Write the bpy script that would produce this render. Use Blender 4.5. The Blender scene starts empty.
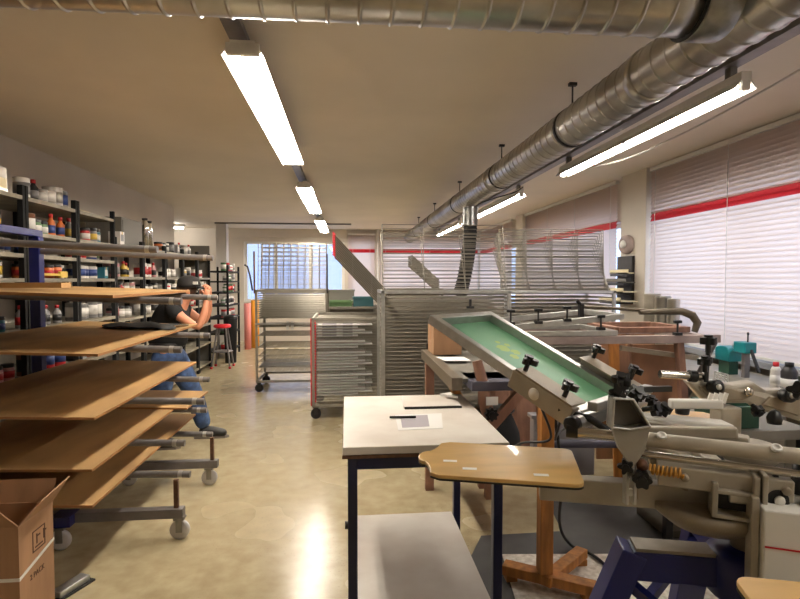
import bpy, bmesh, math, random
from mathutils import Vector, Matrix
random.seed(7)
S = bpy.context.scene
C = S.collection
PI = math.pi
def R(d): return math.radians(d)

# ------------------------------------------------------------------ materials
def lin(c):
    return tuple(((v/255/12.92) if v/255 <= .04045 else ((v/255+.055)/1.055)**2.4) for v in c) + (1,)
MATS = {}
def mat(name, col, rough=.5, metal=0, noise=0, scale=8, col2=None, bump=0, stretch=None, coat=0, trans=0):
    if name in MATS: return MATS[name]
    m = bpy.data.materials.new(name); m.use_nodes = True
    nt = m.node_tree; b = nt.nodes['Principled BSDF']
    b.inputs['Base Color'].default_value = lin(col)
    b.inputs['Roughness'].default_value = rough
    b.inputs['Metallic'].default_value = metal
    if coat: b.inputs['Coat Weight'].default_value = coat
    if noise or bump:
        tc = nt.nodes.new('ShaderNodeTexCoord'); mp = nt.nodes.new('ShaderNodeMapping')
        if stretch: mp.inputs['Scale'].default_value = stretch
        n = nt.nodes.new('ShaderNodeTexNoise'); n.inputs['Scale'].default_value = scale
        n.inputs['Detail'].default_value = 6
        nt.links.new(tc.outputs['Object'], mp.inputs[0]); nt.links.new(mp.outputs[0], n.inputs['Vector'])
        if noise:
            r = nt.nodes.new('ShaderNodeValToRGB')
            c2 = col2 or tuple(max(0, v*(1-noise)) for v in col)
            r.color_ramp.elements[0].position = .35; r.color_ramp.elements[0].color = lin(c2)
            r.color_ramp.elements[1].position = .65; r.color_ramp.elements[1].color = lin(col)
            nt.links.new(n.outputs['Fac'], r.inputs[0]); nt.links.new(r.outputs[0], b.inputs['Base Color'])
        if bump:
            bp = nt.nodes.new('ShaderNodeBump'); bp.inputs['Strength'].default_value = bump
            bp.inputs['Distance'].default_value = .005
            nt.links.new(n.outputs['Fac'], bp.inputs['Height']); nt.links.new(bp.outputs[0], b.inputs['Normal'])
    MATS[name] = m
    return m
def emit(name, col, s):
    m = bpy.data.materials.new(name); m.use_nodes = True; nt = m.node_tree; nt.nodes.clear()
    e = nt.nodes.new('ShaderNodeEmission'); o = nt.nodes.new('ShaderNodeOutputMaterial')
    e.inputs[0].default_value = lin(col); e.inputs[1].default_value = s
    nt.links.new(e.outputs[0], o.inputs[0]); MATS[name] = m; return m

M = {}
M['steel'] = mat('galvanised steel', (150,150,148), .32, .9, .18, 14)
M['duct'] = mat('duct steel', (196,194,190), .3, .9, .15, 3, col2=(150,146,140))
M['alu'] = mat('aluminium', (196,196,192), .35, .8, .08, 20)
M['wire'] = mat('zinc wire', (136,130,119), .42, .4)
M['greyw'] = mat('rack grey paint', (150,144,132), .5, .3, .1, 10)
M['press'] = mat('press beige enamel', (180,172,156), .38, .15, .1, 9)
M['pressd'] = mat('press tan casting', (158,146,126), .5, .1, .15, 9)
M['chrome'] = mat('bright steel', (205,200,190), .2, .95)
M['black'] = mat('black plastic', (18,18,19), .4)
M['rubber'] = mat('black rubber', (26,25,25), .8)
M['dark'] = mat('dark steel', (48,47,48), .55, .2, .2, 8)
M['shelfpost'] = mat('shelf black post', (18,18,19), .9)
M['shelf'] = mat('shelf board', (150,142,124), .6, 0, .2, 6)
M['blue'] = mat('blue enamel', (12,22,96), .38, 0, .12, 7)
M['tblue'] = mat('dark blue table steel', (22,28,66), .4)
M['white'] = mat('white enamel', (232,230,224), .4)
M['plast'] = mat('white plastic', (224,222,216), .45)
M['paper'] = mat('paper', (236,234,232), .8)
M['print'] = mat('printed grey ink', (170,164,172), .8)
M['red'] = mat('red plastic', (196,22,36), .4)
M['redslat'] = mat('red slat', (190,24,44), .5)
M['hard'] = mat('hardboard', (176,138,88), .62, 0, .18, 5, stretch=(1,.3,1))
M['hard2'] = mat('hardboard edge', (150,104,58), .7)
M['plat'] = mat('platen laminate', (214,174,108), .3, 0, .08, 4, stretch=(1,4,1), coat=.2)
M['wood'] = mat('pine stand', (192,126,58), .55, 0, .22, 9, stretch=(3,3,.5))
M['wood2'] = mat('reddish beech', (152,112,92), .6, 0, .2, 8, stretch=(2,2,.6))
M['wood3'] = mat('brown plywood', (152,106,72), .6, 0, .25, 5, stretch=(1,1,.4))
M['pinkwood'] = mat('pale pinkish beam', (178,160,154), .6, 0, .15, 6)
M['card'] = mat('cardboard', (172,132,98), .8, 0, .1, 12, stretch=(1,1,.2))
M['cardin'] = mat('cardboard inside', (164,120,82), .85)
M['ink'] = mat('brown stamp ink', (74,44,26), .8)
M['tape'] = mat('clear white tape', (226,220,214), .3)
M['moss'] = mat('moss green plastic', (74,104,62), .5)
M['tealdim'] = mat('dim teal case', (44,86,92), .5)
M['joint'] = mat('brownish iron', (104,94,80), .5, .3)
M['palegrey'] = mat('pale grey plastic', (150,146,148), .6)
M['green'] = mat('green mesh', (96,158,122), .5, 0, .22, 3, col2=(118,168,128))
M['yell'] = mat('stained yellow print', (150,184,92), .5)
M['greend'] = mat('dark green plastic', (24,66,50), .5)
M['teal'] = mat('teal enamel', (18,120,128), .35)
M['spring'] = mat('orange spring', (190,136,52), .4)
M['skin'] = mat('skin', (206,140,108), .55)
M['hair'] = mat('brown hair', (72,48,34), .8)
M['shirt'] = mat('black cotton', (20,20,22), .9)
M['jean'] = mat('blue denim', (66,92,138), .85, 0, .3, 20)
M['shoe'] = mat('black leather', (24,22,22), .5)
M['capm'] = mat('dark cap cloth', (34,31,31), .9)
M['sole'] = mat('grey sole', (120,112,104), .8)
M['wheel'] = mat('white wheel', (206,204,204), .4)
M['pink'] = mat('pink foam roll', (226,140,132), .8)
M['orange'] = mat('orange roll', (226,156,48), .7)
M['rust'] = mat('rusty brown steel', (112,76,54), .6, .3, .3, 20)
M['pipe'] = mat('grey painted pipe', (128,124,124), .42, .4, .12, 8)
M['grill'] = mat('grey sheet', (108,104,96), .6)
M['purple'] = mat('dark slate crate', (64,62,78), .6)
M['stripe'] = mat('pale cream', (226,214,176), .6)
M['mat'] = mat('dark grey floor mat', (58,56,58), .6, 0, .3, 3, col2=(80,79,78))
M['silver'] = mat('tin can metal', (186,182,174), .28, .9)
M['brownlid'] = mat('brown lid', (126,92,60), .6)
M['cableb'] = mat('black cable', (16,16,16), .5)
M['cablew'] = mat('white cable', (200,194,186), .5)
tube_m = emit('fluorescent tube', (255,247,236), 70)
tube_l = emit('bright fluorescent tube', (255,244,228), 110)

def special_floor():
    m = bpy.data.materials.new('worn beige epoxy'); m.use_nodes = True; nt = m.node_tree
    b = nt.nodes['Principled BSDF']; N = nt.nodes.new; L = nt.links.new
    tc = N('ShaderNodeTexCoord')
    def nz(s, d, lo, hi, c0, c1):
        n = N('ShaderNodeTexNoise'); n.inputs['Scale'].default_value = s; n.inputs['Detail'].default_value = d
        L(tc.outputs['Object'], n.inputs['Vector'])
        r = N('ShaderNodeValToRGB'); r.color_ramp.elements[0].position = lo; r.color_ramp.elements[1].position = hi
        r.color_ramp.elements[0].color = c0; r.color_ramp.elements[1].color = c1
        L(n.outputs['Fac'], r.inputs[0]); return r, n
    base, _ = nz(9, 10, .2, .8, lin((158,142,110)), lin((194,181,148)))
    mx = N('ShaderNodeMixRGB'); mx.blend_type = 'MULTIPLY'
    sp, _ = nz(75, 6, .30, .40, (.3,.24,.18,1), (1,1,1,1))
    msk, _ = nz(.8, 3, .40, .70, (0,0,0,1), (.8,.8,.8,1))
    L(msk.outputs[0], mx.inputs[0]); L(base.outputs[0], mx.inputs[1]); L(sp.outputs[0], mx.inputs[2])
    L(mx.outputs[0], b.inputs['Base Color'])
    rr, nn = nz(1.5, 2, .3, .7, (.17,.17,.17,1), (.30,.30,.30,1))
    L(rr.outputs[0], b.inputs['Roughness'])
    return m
M['floor'] = special_floor()
M['ceil'] = mat('ceiling paint', (222,212,196), .75, 0, .05, .8)
M['wall'] = mat('wall paint', (212,203,190), .8, 0, .05, 1.2)
M['wallw'] = mat('pale wall paint', (214,210,206), .8)
M['frame'] = mat('window frame grey', (150,152,158), .5)
M['dirty'] = mat('paint spattered white board', (238,232,222), .6, 0, .3, 30, col2=(196,186,172))
M['ttop'] = mat('worn white laminate', (228,222,214), .45, 0, .12, 4, col2=(212,202,192))

def slat_mat():
    m = bpy.data.materials.new('blind slat'); m.use_nodes = True; nt = m.node_tree; nt.nodes.clear()
    o = nt.nodes.new('ShaderNodeOutputMaterial'); mx = nt.nodes.new('ShaderNodeMixShader')
    d = nt.nodes.new('ShaderNodeBsdfDiffuse'); t = nt.nodes.new('ShaderNodeBsdfTranslucent')
    d.inputs[0].default_value = lin((186,174,164)); t.inputs[0].default_value = lin((246,228,216)); mx.inputs[0].default_value = .5
    nt.links.new(d.outputs[0], mx.inputs[1]); nt.links.new(t.outputs[0], mx.inputs[2]); nt.links.new(mx.outputs[0], o.inputs[0])
    return m
M['slat'] = slat_mat()
def glass_mat(name, col, rough=0.0, fac=.08):
    m = bpy.data.materials.new(name); m.use_nodes = True; nt = m.node_tree; nt.nodes.clear()
    o = nt.nodes.new('ShaderNodeOutputMaterial'); mx = nt.nodes.new('ShaderNodeMixShader')
    t = nt.nodes.new('ShaderNodeBsdfTransparent'); g = nt.nodes.new('ShaderNodeBsdfGlossy')
    t.inputs[0].default_value = lin(col); g.inputs['Roughness'].default_value = rough; mx.inputs[0].default_value = fac
    nt.links.new(t.outputs[0], mx.inputs[1]); nt.links.new(g.outputs[0], mx.inputs[2]); nt.links.new(mx.outputs[0], o.inputs[0])
    return m
M['glass'] = glass_mat('window glass', (236,242,250))
M['glassb'] = glass_mat('blue tinted glass', (192,200,216))
M['glassm'] = glass_mat('light blue glass', (214,224,238))
M['clear'] = glass_mat('clear film', (238,238,232), .15, .18)

# ------------------------------------------------------------------ mesh builder
def frame_of(d):
    d = Vector(d).normalized()
    u = Vector((0,0,1)) if abs(d.z) < .95 else Vector((0,1,0))
    x = d.cross(u).normalized(); y = x.cross(d).normalized()
    return x, y, d
class MB:
    def __init__(s): s.v = []; s.f = []; s.m = []; s.sm = []
    def add(s, vs, fs, mi=0, smooth=False):
        k = len(s.v); s.v += [Vector(p) for p in vs]
        for f in fs: s.f.append([i+k for i in f]); s.m.append(mi); s.sm.append(smooth)
        return s
    def box(s, x0, x1, y0, y1, z0, z1, mi=0):
        vs = [(x0,y0,z0),(x1,y0,z0),(x1,y1,z0),(x0,y1,z0),(x0,y0,z1),(x1,y0,z1),(x1,y1,z1),(x0,y1,z1)]
        return s.add(vs, [(3,2,1,0),(4,5,6,7),(0,1,5,4),(1,2,6,5),(2,3,7,6),(3,0,4,7)], mi)
    def obox(s, c, sx, sy, sz, rot, mi=0):
        c = Vector(c); vs = []
        for dz in (-.5,.5):
            for dx, dy in ((-.5,-.5),(.5,-.5),(.5,.5),(-.5,.5)):
                vs.append(c + rot @ Vector((dx*sx, dy*sy, dz*sz)))
        return s.add(vs, [(3,2,1,0),(4,5,6,7),(0,1,5,4),(1,2,6,5),(2,3,7,6),(3,0,4,7)], mi)
    def beam(s, p, q, w, h, mi=0):
        p, q = Vector(p), Vector(q); x, y, d = frame_of(q-p); vs = []
        for e in (p, q):
            for a, b in ((-.5,-.5),(.5,-.5),(.5,.5),(-.5,.5)): vs.append(e + x*a*w + y*b*h)
        return s.add(vs, [(3,2,1,0),(4,5,6,7),(0,1,5,4),(1,2,6,5),(2,3,7,6),(3,0,4,7)], mi)
    def tube(s, pts, r, seg=10, mi=0, smooth=True, caps=True):
        pts = [Vector(p) for p in pts]; n = len(pts); rs = r if isinstance(r, (list,tuple)) else [r]*n
        vs = []; px = None
        for i in range(n):
            d = (pts[min(i+1,n-1)]-pts[max(i-1,0)])
            x, y, d = frame_of(d)
            if px is not None:
                x = (px - d*px.dot(d)).normalized(); y = d.cross(x)*-1; y = x.cross(d)
            px = x
            for k in range(seg):
                a = 2*PI*k/seg; vs.append(pts[i] + x*math.cos(a)*rs[i] + y*math.sin(a)*rs[i])
        fs = []
        for i in range(n-1):
            for k in range(seg):
                k2 = (k+1) % seg; fs.append((i*seg+k, i*seg+k2, (i+1)*seg+k2, (i+1)*seg+k))
        s.add(vs, fs, mi, smooth)
        if caps:
            s.add(vs[:seg], [list(range(seg))[::-1]], mi); s.add(vs[-seg:], [list(range(seg))], mi)
        return s
    def lathe(s, c, prof, seg=20, axis='z', mi=0, smooth=True):
        c = Vector(c); vs = []
        ax = {'z':(Vector((1,0,0)),Vector((0,1,0)),Vector((0,0,1))),'y':(Vector((0,0,1)),Vector((1,0,0)),Vector((0,1,0))),'x':(Vector((0,1,0)),Vector((0,0,1)),Vector((1,0,0)))}
        X, Y, Z = ax[axis] if isinstance(axis, str) else frame_of(axis)
        for r, h in prof:
            for k in range(seg):
                a = 2*PI*k/seg; vs.append(c + X*math.cos(a)*r + Y*math.sin(a)*r + Z*h)
        fs = []
        for i in range(len(prof)-1):
            for k in range(seg):
                k2 = (k+1) % seg; fs.append((i*seg+k, i*seg+k2, (i+1)*seg+k2, (i+1)*seg+k))
        fs.append(list(range(seg))[::-1]); fs.append([(len(prof)-1)*seg+k for k in range(seg)])
        return s.add(vs, fs, mi, smooth)
    def prism(s, poly, vec, mi=0):
        poly = [Vector(p) for p in poly]; n = len(poly); vec = Vector(vec)
        vs = poly + [p+vec for p in poly]
        fs = [list(range(n))[::-1], [n+i for i in range(n)]] + [(i, (i+1)%n, n+(i+1)%n, n+i) for i in range(n)]
        return s.add(vs, fs, mi)
    def quad(s, a, b, c, d, mi=0): return s.add([a,b,c,d], [(0,1,2,3)], mi)
    def mesh(s, name, mats, off=Vector((0,0,0))):
        me = bpy.data.meshes.new(name)
        me.from_pydata([v-off for v in s.v], [], s.f)
        for m in (mats if isinstance(mats, (list,tuple)) else [mats]): me.materials.append(m)
        for i, p in enumerate(me.polygons): p.material_index = s.m[i]; p.use_smooth = s.sm[i]
        bm = bmesh.new(); bm.from_mesh(me); bmesh.ops.recalc_face_normals(bm, faces=bm.faces); bm.to_mesh(me); bm.free()
        return me
    def build(s, name, mats, parent=None, bevel=0):
        if parent is not None:
            off = Vector((0,0,0)); p = parent
            while p is not None: off += p.location; p = p.parent
            o = bpy.data.objects.new(name, s.mesh(name, mats, off)); o.parent = parent
        else:
            xs = [v.x for v in s.v]; ys = [v.y for v in s.v]; zs = [v.z for v in s.v]
            off = Vector(((min(xs)+max(xs))/2, (min(ys)+max(ys))/2, min(zs)))
            o = bpy.data.objects.new(name, s.mesh(name, mats, off)); o.location = off
        C.objects.link(o)
        if bevel:
            b = o.modifiers.new('bevel', 'BEVEL'); b.width = bevel; b.segments = 2; b.limit_method = 'ANGLE'; b.angle_limit = R(50)
        return o
def tag(o, label=None, cat=None, group=None, kind=None):
    if label: o['label'] = label
    if cat: o['category'] = cat
    if group: o['group'] = group
    if kind: o['kind'] = kind
    return o
def thing(name, label, cat, loc=(0,0,0), group=None):
    o = bpy.data.objects.new(name, None); o.empty_display_size = .1; C.objects.link(o); o.location = loc
    return tag(o, label, cat, group)
def copy_tree(o, loc=None, label=None, parent=None):
    c = o.copy(); C.objects.link(c)
    if parent is not None: c.parent = parent
    if loc is not None: c.location = loc
    if label: c['label'] = label
    for ch in list(o.children): copy_tree(ch, None, None, c)
    return c
def struct(mb, name, mats, **k): return tag(mb.build(name, mats, **k), kind='structure')
def skin(name, verts, edges, radii, m, parent, root=0, sub=2):
    off = Vector((0,0,0)); p = parent
    while p is not None: off += p.location; p = p.parent
    me = bpy.data.meshes.new(name); me.from_pydata([Vector(v)-off for v in verts], edges, [])
    me.materials.append(m); o = bpy.data.objects.new(name, me); C.objects.link(o); o.parent = parent
    sk = o.modifiers.new('skin', 'SKIN'); sk.use_smooth_shade = True
    for i, r in enumerate(radii):
        d = me.skin_vertices[0].data[i]; d.radius = (r, r) if not isinstance(r, tuple) else r
        d.use_root = (i == root)
    sb = o.modifiers.new('sub', 'SUBSURF'); sb.levels = sub; sb.render_levels = sub
    return o

# ------------------------------------------------------------------ room shell
CH = 2.815; XL, XR, YB, YF = -3.0, 3.55, 13.8, -2.2
AX = -5.2       # side room beyond the end of the left wall
struct(MB().box(AX-.2, XR+.3, YF, YB+.3, -.12, 0), 'floor', M['floor'])
struct(MB().box(AX-.2, XR+.3, YF, YB+.3, CH, CH+.12), 'ceiling', M['ceil'])
struct(MB().box(XL-.2, XL, YF, 9.8, 0, CH), 'wall_left', M['wall'])
struct(MB().box(AX-.2, AX, 9.8, YB, 0, CH).box(AX, XL-.2, 9.6, 9.8, 0, CH), 'wall_recess', M['wallw'])
struct(MB().box(AX, XR+.3, YF-.2, YF, 0, CH), 'wall_front', M['wall'])
# right wall with window openings
SZ, LZ = .877, 2.30
wr = MB().box(XR, XR+.25, YF, YB, 0, SZ).box(XR, XR+.25, YF, YB, LZ, CH)
for a, b in ((YF,1.2),(5.85,6.42),(10.2,10.62)): wr.box(XR, XR+.25, a, b, SZ, LZ)
struct(wr, 'wall_right', M['wall'])
wb = MB().box(AX, XR, YB, YB+.25, 0, 1.0).box(AX, XR, YB, YB+.25, 2.5, CH)
for a, b in ((AX,-2.56),(-.06,.06),(.7,.85),(3.45,XR)): wb.box(a, b, YB, YB+.25, 1.0, 2.5)
struct(wb, 'wall_back', M['wall'])
struct(MB().box(3.38, XR, 5.86, 6.42, 0, CH), 'trim_1', M['wall'])            # column between the windows
struct(MB().box(3.38, XR, 10.2, 10.62, 0, CH), 'trim_2', M['wall'])
struct(MB().box(-2.95, -2.72, 12.6, 12.85, 0, CH), 'trim_3', M['wallw'])       # white pillar at the recess
struct(MB().box(3.36, XR, 1.2, 5.86, SZ-.05, SZ+.0), 'trim_4', M['frame'])      # window sill
struct(MB().box(3.36, XR, 6.42, 10.2, SZ-.05, SZ), 'trim_5', M['frame'])
struct(MB().box(-2.9, -.0, YB-.04, YB, 2.6, CH), 'trim_6', M['wall'])
# windows
def window(n, x0, x1, y0, y1, z0, z1, axis, cuts):
    f = MB(); g = MB(); t = .06
    if axis == 'y':
        x = (x0+x1)/2
        f.box(x-.03,x+.03,y0,y1,z0,z0+t).box(x-.03,x+.03,y0,y1,z1-t,z1)
        for c in [y0+t/2, y1-t/2]+cuts: f.box(x-.028,x+.028,c-t/2,c+t/2,z0,z1)
        g.box(x-.004,x+.004,y0,y1,z0,z1)
    else:
        y = (y0+y1)/2
        f.box(x0,x1,y-.03,y+.03,z0,z0+t).box(x0,x1,y-.03,y+.03,z1-t,z1)
        for c in [x0+t/2, x1-t/2]+cuts: f.box(c-t*.7,c+t*.7,y-.028,y+.028,z0,z1)
        g.box(x0,x1,y-.004,y+.004,z0,z1)
    o = struct(f, 'window_%d' % n, M['plast'])
    p = g.build('pane', M['glassb'] if n == 4 else (M['glassm'] if n in (2,3) else M['glass']), o)
    return o
window(1, XR+.1, XR+.16, 1.2, 5.85, SZ, LZ, 'y', [2.8,4.4])
window(2, XR+.1, XR+.16, 6.42, 10.2, SZ, LZ, 'y', [8.0,9.5])
window(3, XR+.1, XR+.16, 10.62, YB, SZ, LZ, 'y', [12.4])
window(4, -2.56, -.06, YB+.06, YB+.12, 1.0, 2.5, 'x', [-1.78,-.92])
window(5, .06, .7, YB+.06, YB+.12, 1.0, 2.5, 'x', [])
window(6, .85, 3.45, YB+.06, YB+.12, 1.0, 2.5, 'x', [1.7,2.6])
# blinds
def blind(label, axis, a0, a1, pos, zb, zt, zr, tilt=64, pitch=.043):
    L = (lambda a, d, z: (pos+d, a, z)) if axis == 'y' else (lambda a, d, z: (a, pos+d, z))
    t = thing('venetian_blind', label, 'blind', L((a0+a1)/2, 0, zb))
    hr, sl, rs, br, cd = MB(), MB(), MB(), MB(), MB()
    def bx(mb, d0, d1, z0, z1, b0=a0, b1=a1):
        if axis == 'y': mb.box(pos+d0, pos+d1, b0, b1, z0, z1)
        else: mb.box(b0, b1, pos+d0, pos+d1, z0, z1)
    bx(hr, -.025, .025, zt-.04, zt); bx(br, -.02, .02, zb, zb+.025)
    w = .0285; c, s_ = math.cos(R(tilt))*w, math.sin(R(tilt))*w
    z = zb+.05
    while z < zt-.05:
        mb = rs if abs(z-zr) < .045 else sl
        mb.add([L(a0, -c, z-s_), L(a1, -c, z-s_), L(a1, 0, z+.004), L(a0, 0, z+.004), L(a1, c, z+s_), L(a0, c, z+s_)], [(0,1,2,3),(3,2,4,5)], 0, True)
        z += pitch
    n = max(2, int((a1-a0)/1.1)+1)
    for i in range(n):
        a = a0+.12+(a1-a0-.24)*i/(n-1)
        cd.tube([L(a, -.03, zb), L(a, -.03, zt)], .003, 5)
    hr.build('head_rail', M['plast'], t); sl.build('slats', M['slat'], t)
    tag(rs.build('red_slats', M['redslat'], t), 'band of red slats')
    br.build('bottom_rail', M['plast'], t); cd.build('cord', M['plast'], t)
blind('long white venetian blind with red band in the large window nearest on the right wall', 'y', 1.0, 5.82, 3.42, SZ+.01, CH-.01, 2.263)
blind('white venetian blind with red band on right wall behind the tall wire racks', 'y', 6.60, 10.16, 3.42, SZ+.01, CH-.01, 2.263)
blind('white venetian blind with red band farthest along right wall, by the back corner', 'y', 11.0, YB-.1, 3.42, SZ+.01, CH-.01, 2.263)
blind('narrow white venetian blind with red band on back wall beside the bare window', 'x', .03, .70, YB-.08, 1.0, CH-.1, 2.263)
blind('wide white venetian blind with red band on back wall behind the racks', 'x', .86, 3.36, YB-.08, 1.0, CH-.1, 2.263)
tag(MB().tube([(.78,YB-.12,0),(.78,YB-.12,CH)], .03, 8).build('wall_pipe', M['wallw']), 'pale vertical pipe on back wall between two blinds', 'pipe')
tag(MB().tube([(-2.9,12.3,CH-.02),(.1,12.3,CH-.02)], .018, 8).build('ceiling_conduit', M['pipe']), 'thin grey conduit running across ceiling in front of bare back window', 'conduit')
# ------------------------------------------------------------------ ducts
def spiral(p, q, r, pitch=.105):
    p, q = Vector(p), Vector(q); n = int((q-p).length/pitch); prof = [(r, 0)]
    for i in range(1, n):
        h = i*pitch; prof += [(r, h-.009), (r, h-.006), (r+.005, h-.003), (r+.005, h+.003), (r, h+.006), (r, h+.009)]
    prof.append((r, (q-p).length))
    return MB().lathe(p, prof, 28, q-p)
t = thing('ventilation_duct', 'long galvanised spiral duct running down the room to the back wall', 'duct', (1.45, 6.9, 2.41))
ZD = 2.53
spiral((1.45,.3,ZD), (1.45,12.6,ZD), .12).build('duct_tube', M['duct'], t)
for y in (1.45, 2.5, 5.2): MB().lathe((1.45,y-.03,ZD), [(.122,0),(.130,.003),(.130,.057),(.122,.06)], 28, 'y').build('joint_collar', M['duct'], t)
MB().lathe((1.45,12.6,ZD), [(.12,0),(.12,.02),(.03,.04)], 24, 'y').build('end_cap', M['duct'], t)
for y in (3.4, 5.0, 6.9, 8.9, 10.9):
    h = MB(); h.tube([(1.45,y,ZD+.125),(1.45,y,CH)], .006, 6); h.lathe((1.45,y-.015,ZD), [(.127,0),(.127,.03)], 24, 'y')
    h.box(1.425,1.475,y-.015,y+.015,CH-.02,CH); h.build('hanger', M['dark'], t)
t = thing('ventilation_duct', 'galvanised spiral duct crossing overhead above the camera side', 'duct', (-.8, 1.83, 2.41))
spiral((-3.0,1.83,ZD), (1.24,1.83,ZD), .12).build('duct_tube', M['duct'], t)
MB().lathe((1.2,1.83,ZD), [(.126,0),(.132,.01),(.132,.12),(.126,.13)], 28, 'x').build('tee_collar', M['steel'], t)
MB().lathe((1.19,1.83,ZD), [(.130,0),(.134,.004),(.130,.012)], 28, 'x').build('rubber_seal', M['rubber'], t)
t = thing('exhaust_hose', 'black flexible exhaust hose hanging from the long duct behind the racks', 'hose', (1.45,6.3,1.35))
MB().tube([(1.45,6.3,2.403),(1.45,6.3,2.18)], .09, 20).build('metal_cuff', M['steel'], t)
prof = []
pts = []; rs = []
for i in range(61):
    k = i/60; pts.append((1.45-.12*k*k, 6.3+.02*k, 2.2-.85*k)); rs.append(.083+.006*math.sin(i*PI/1.5))
MB().tube(pts, rs, 16).build('flexible_hose', M['rubber'], t)
# ------------------------------------------------------------------ lights
def fixture_left():
    t = thing('fluorescent_light', '', 'ceiling light', (-.55, 0, 2.6), 'twin tube fluorescent lights on the ceiling')
    z = 2.705; l = 2.58
    h = MB().prism([(-.61,.0,z),(-.49,.0,z),(-.49,.0,z+.012),(-.61,.0,z+.012)], (0,l,0)).prism([(-.58,.12,z+.012),(-.52,.12,z+.012),(-.525,.12,z+.05),(-.575,.12,z+.05)], (0,l-.24,0)); h.build('housing', M['white'], t)
    rf = MB().prism([(-.655,0,z-.06),(-.65,0,z-.06),(-.60,0,z),(-.61,0,z)], (0,l,0)).prism([(-.445,0,z-.06),(-.45,0,z-.06),(-.50,0,z),(-.49,0,z)], (0,l,0))
    rf.prism([(-.56,0,z-.03),(-.54,0,z-.03),(-.53,0,z),(-.57,0,z)], (0,l,0)); rf.build('reflector', M['white'], t)
    for dx in (-.045, .045):
        MB().tube([(-.55+dx,.03,z-.035),(-.55+dx,l/2-.03,z-.035)], .016, 10).build('tube', tube_l, t)
        MB().tube([(-.55+dx,l/2+.03,z-.035),(-.55+dx,l-.03,z-.035)], .016, 10).build('tube', tube_l, t)
    for y in (0, l/2-.02, l-.03):
        MB().box(-.63,-.47,y,y+.03,z-.055,z-.0).build('lamp_holder', M['plast'], t)
    for y in (.4, l-.4): MB().box(-.57,-.53,y,y+.05,z+.05,2.779).build('hanger', M['steel'], t)
    return t
fl = fixture_left(); fl.location = (-.505, 2.74, 2.6)
tag(fl, 'twin tube fluorescent light nearest the camera in the left ceiling row')
copy_tree(fl, (-.51, 6.6, 2.6), 'second twin tube fluorescent light down the left ceiling row')
copy_tree(fl, (-.51, 10.3, 2.6), 'farthest small twin tube fluorescent light in the left ceiling row')
def fixture_right():
    t = thing('fluorescent_light', '', 'ceiling light', (2.22, 0, 2.6), 'single batten fluorescent lights along the window side')
    z = 2.66; l = 2.6
    MB().box(2.19,2.25,0,l,z,z+.05).build('housing', M['white'], t)
    MB().prism([(2.15,0,z-.045),(2.156,0,z-.045),(2.20,0,z+.005),(2.19,0,z+.005)], (0,l,0)).prism([(2.29,0,z-.045),(2.284,0,z-.045),(2.24,0,z+.005),(2.25,0,z+.005)], (0,l,0)).build('reflector', M['white'], t)
    for a, b in ((.03,l/2-.02),(l/2+.02,l-.03)): MB().tube([(2.22,a,z-.03),(2.22,b,z-.03)], .018, 10).build('tube', tube_m, t)
    for y in (0, l/2-.015, l-.03): MB().box(2.195,2.245,y,y+.03,z-.05,z).build('lamp_holder', M['plast'], t)
    for y in (.1, l-.2): MB().box(2.20,2.24,y,y+.05,z+.05,2.775).build('hanger', M['steel'], t)
    return t
fr = fixture_right(); fr.location = (2.22, 2.85, 2.6)
tag(fr, 'long single tube fluorescent light nearest the camera on the window side')
copy_tree(fr, (2.22, 6.75, 2.6), 'second single tube fluorescent light on window side beside the round duct')
copy_tree(fr, (2.22, 10.5, 2.6), 'farthest single tube fluorescent light on window side, near the back wall')
copy_tree(fr, (2.22, -1.1, 2.6), 'added unseen single tube fluorescent light above the camera, brightening the foreground')  # unseen extra fixture, added to brighten the press in the foreground
for x, l in ((-.55,'grey mounting rail on ceiling above the left row of lights'),(2.22,'grey mounting rail on ceiling above the window side row of lights')):
    mb = MB().box(x-.045,x+.045,.2,YB-.2,CH-.035,CH)
    tag(mb.build('mounting_rail', M['pipe']), l, 'rail', 'light mounting rails')
tag(MB().box(2.0,2.06,.2,YB-.3,CH-.05,CH).build('cable_trunking', M['pipe']), 'slim cable trunking on ceiling between long duct and window side lights', 'trunking')
def cable(name, pts, r, m, label, n=10):
    # Catmull-Rom
    P = [Vector(p) for p in pts]; out = []
    for i in range(len(P)-1):
        p0, p1, p2, p3 = P[max(i-1,0)], P[i], P[i+1], P[min(i+2,len(P)-1)]
        for k in range(n):
            t_ = k/n
            out.append(.5*((2*p1)+(p2-p0)*t_+(2*p0-5*p1+4*p2-p3)*t_*t_+(3*p1-p0-3*p2+p3)*t_**3))
    out.append(P[-1])
    mb = MB().tube(out, r, 8)
    return tag(mb.build(name, m), label, 'cable')
cable('hanging_cable', [(2.27,5.3,2.70),(2.33,5.0,2.63),(2.42,4.5,2.60),(2.5,3.8,2.64),(2.6,3.2,2.73),(2.67,2.9,2.80)], .008, M['cablew'], 'thin cable sagging between both ends of the nearest window side light')
cable('hanging_cable', [(2.22,6.7,2.72),(2.05,6.5,2.62),(1.8,6.6,2.55),(1.6,7.0,2.50)], .008, M['cableb'], 'short black cable drooping between second window light and long duct')
# side room fixture and white board panel
t = thing('fluorescent_light', 'short fluorescent light in the side room beyond the left wall', 'ceiling light', (-4.1,12.9,2.7))
MB().box(-4.6,-3.7,12.87,12.93,2.76,2.81).build('housing', M['white'], t)
MB().tube([(-4.55,12.9,2.735),(-3.75,12.9,2.735)], .016, 10).build('tube', tube_m, t)

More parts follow.
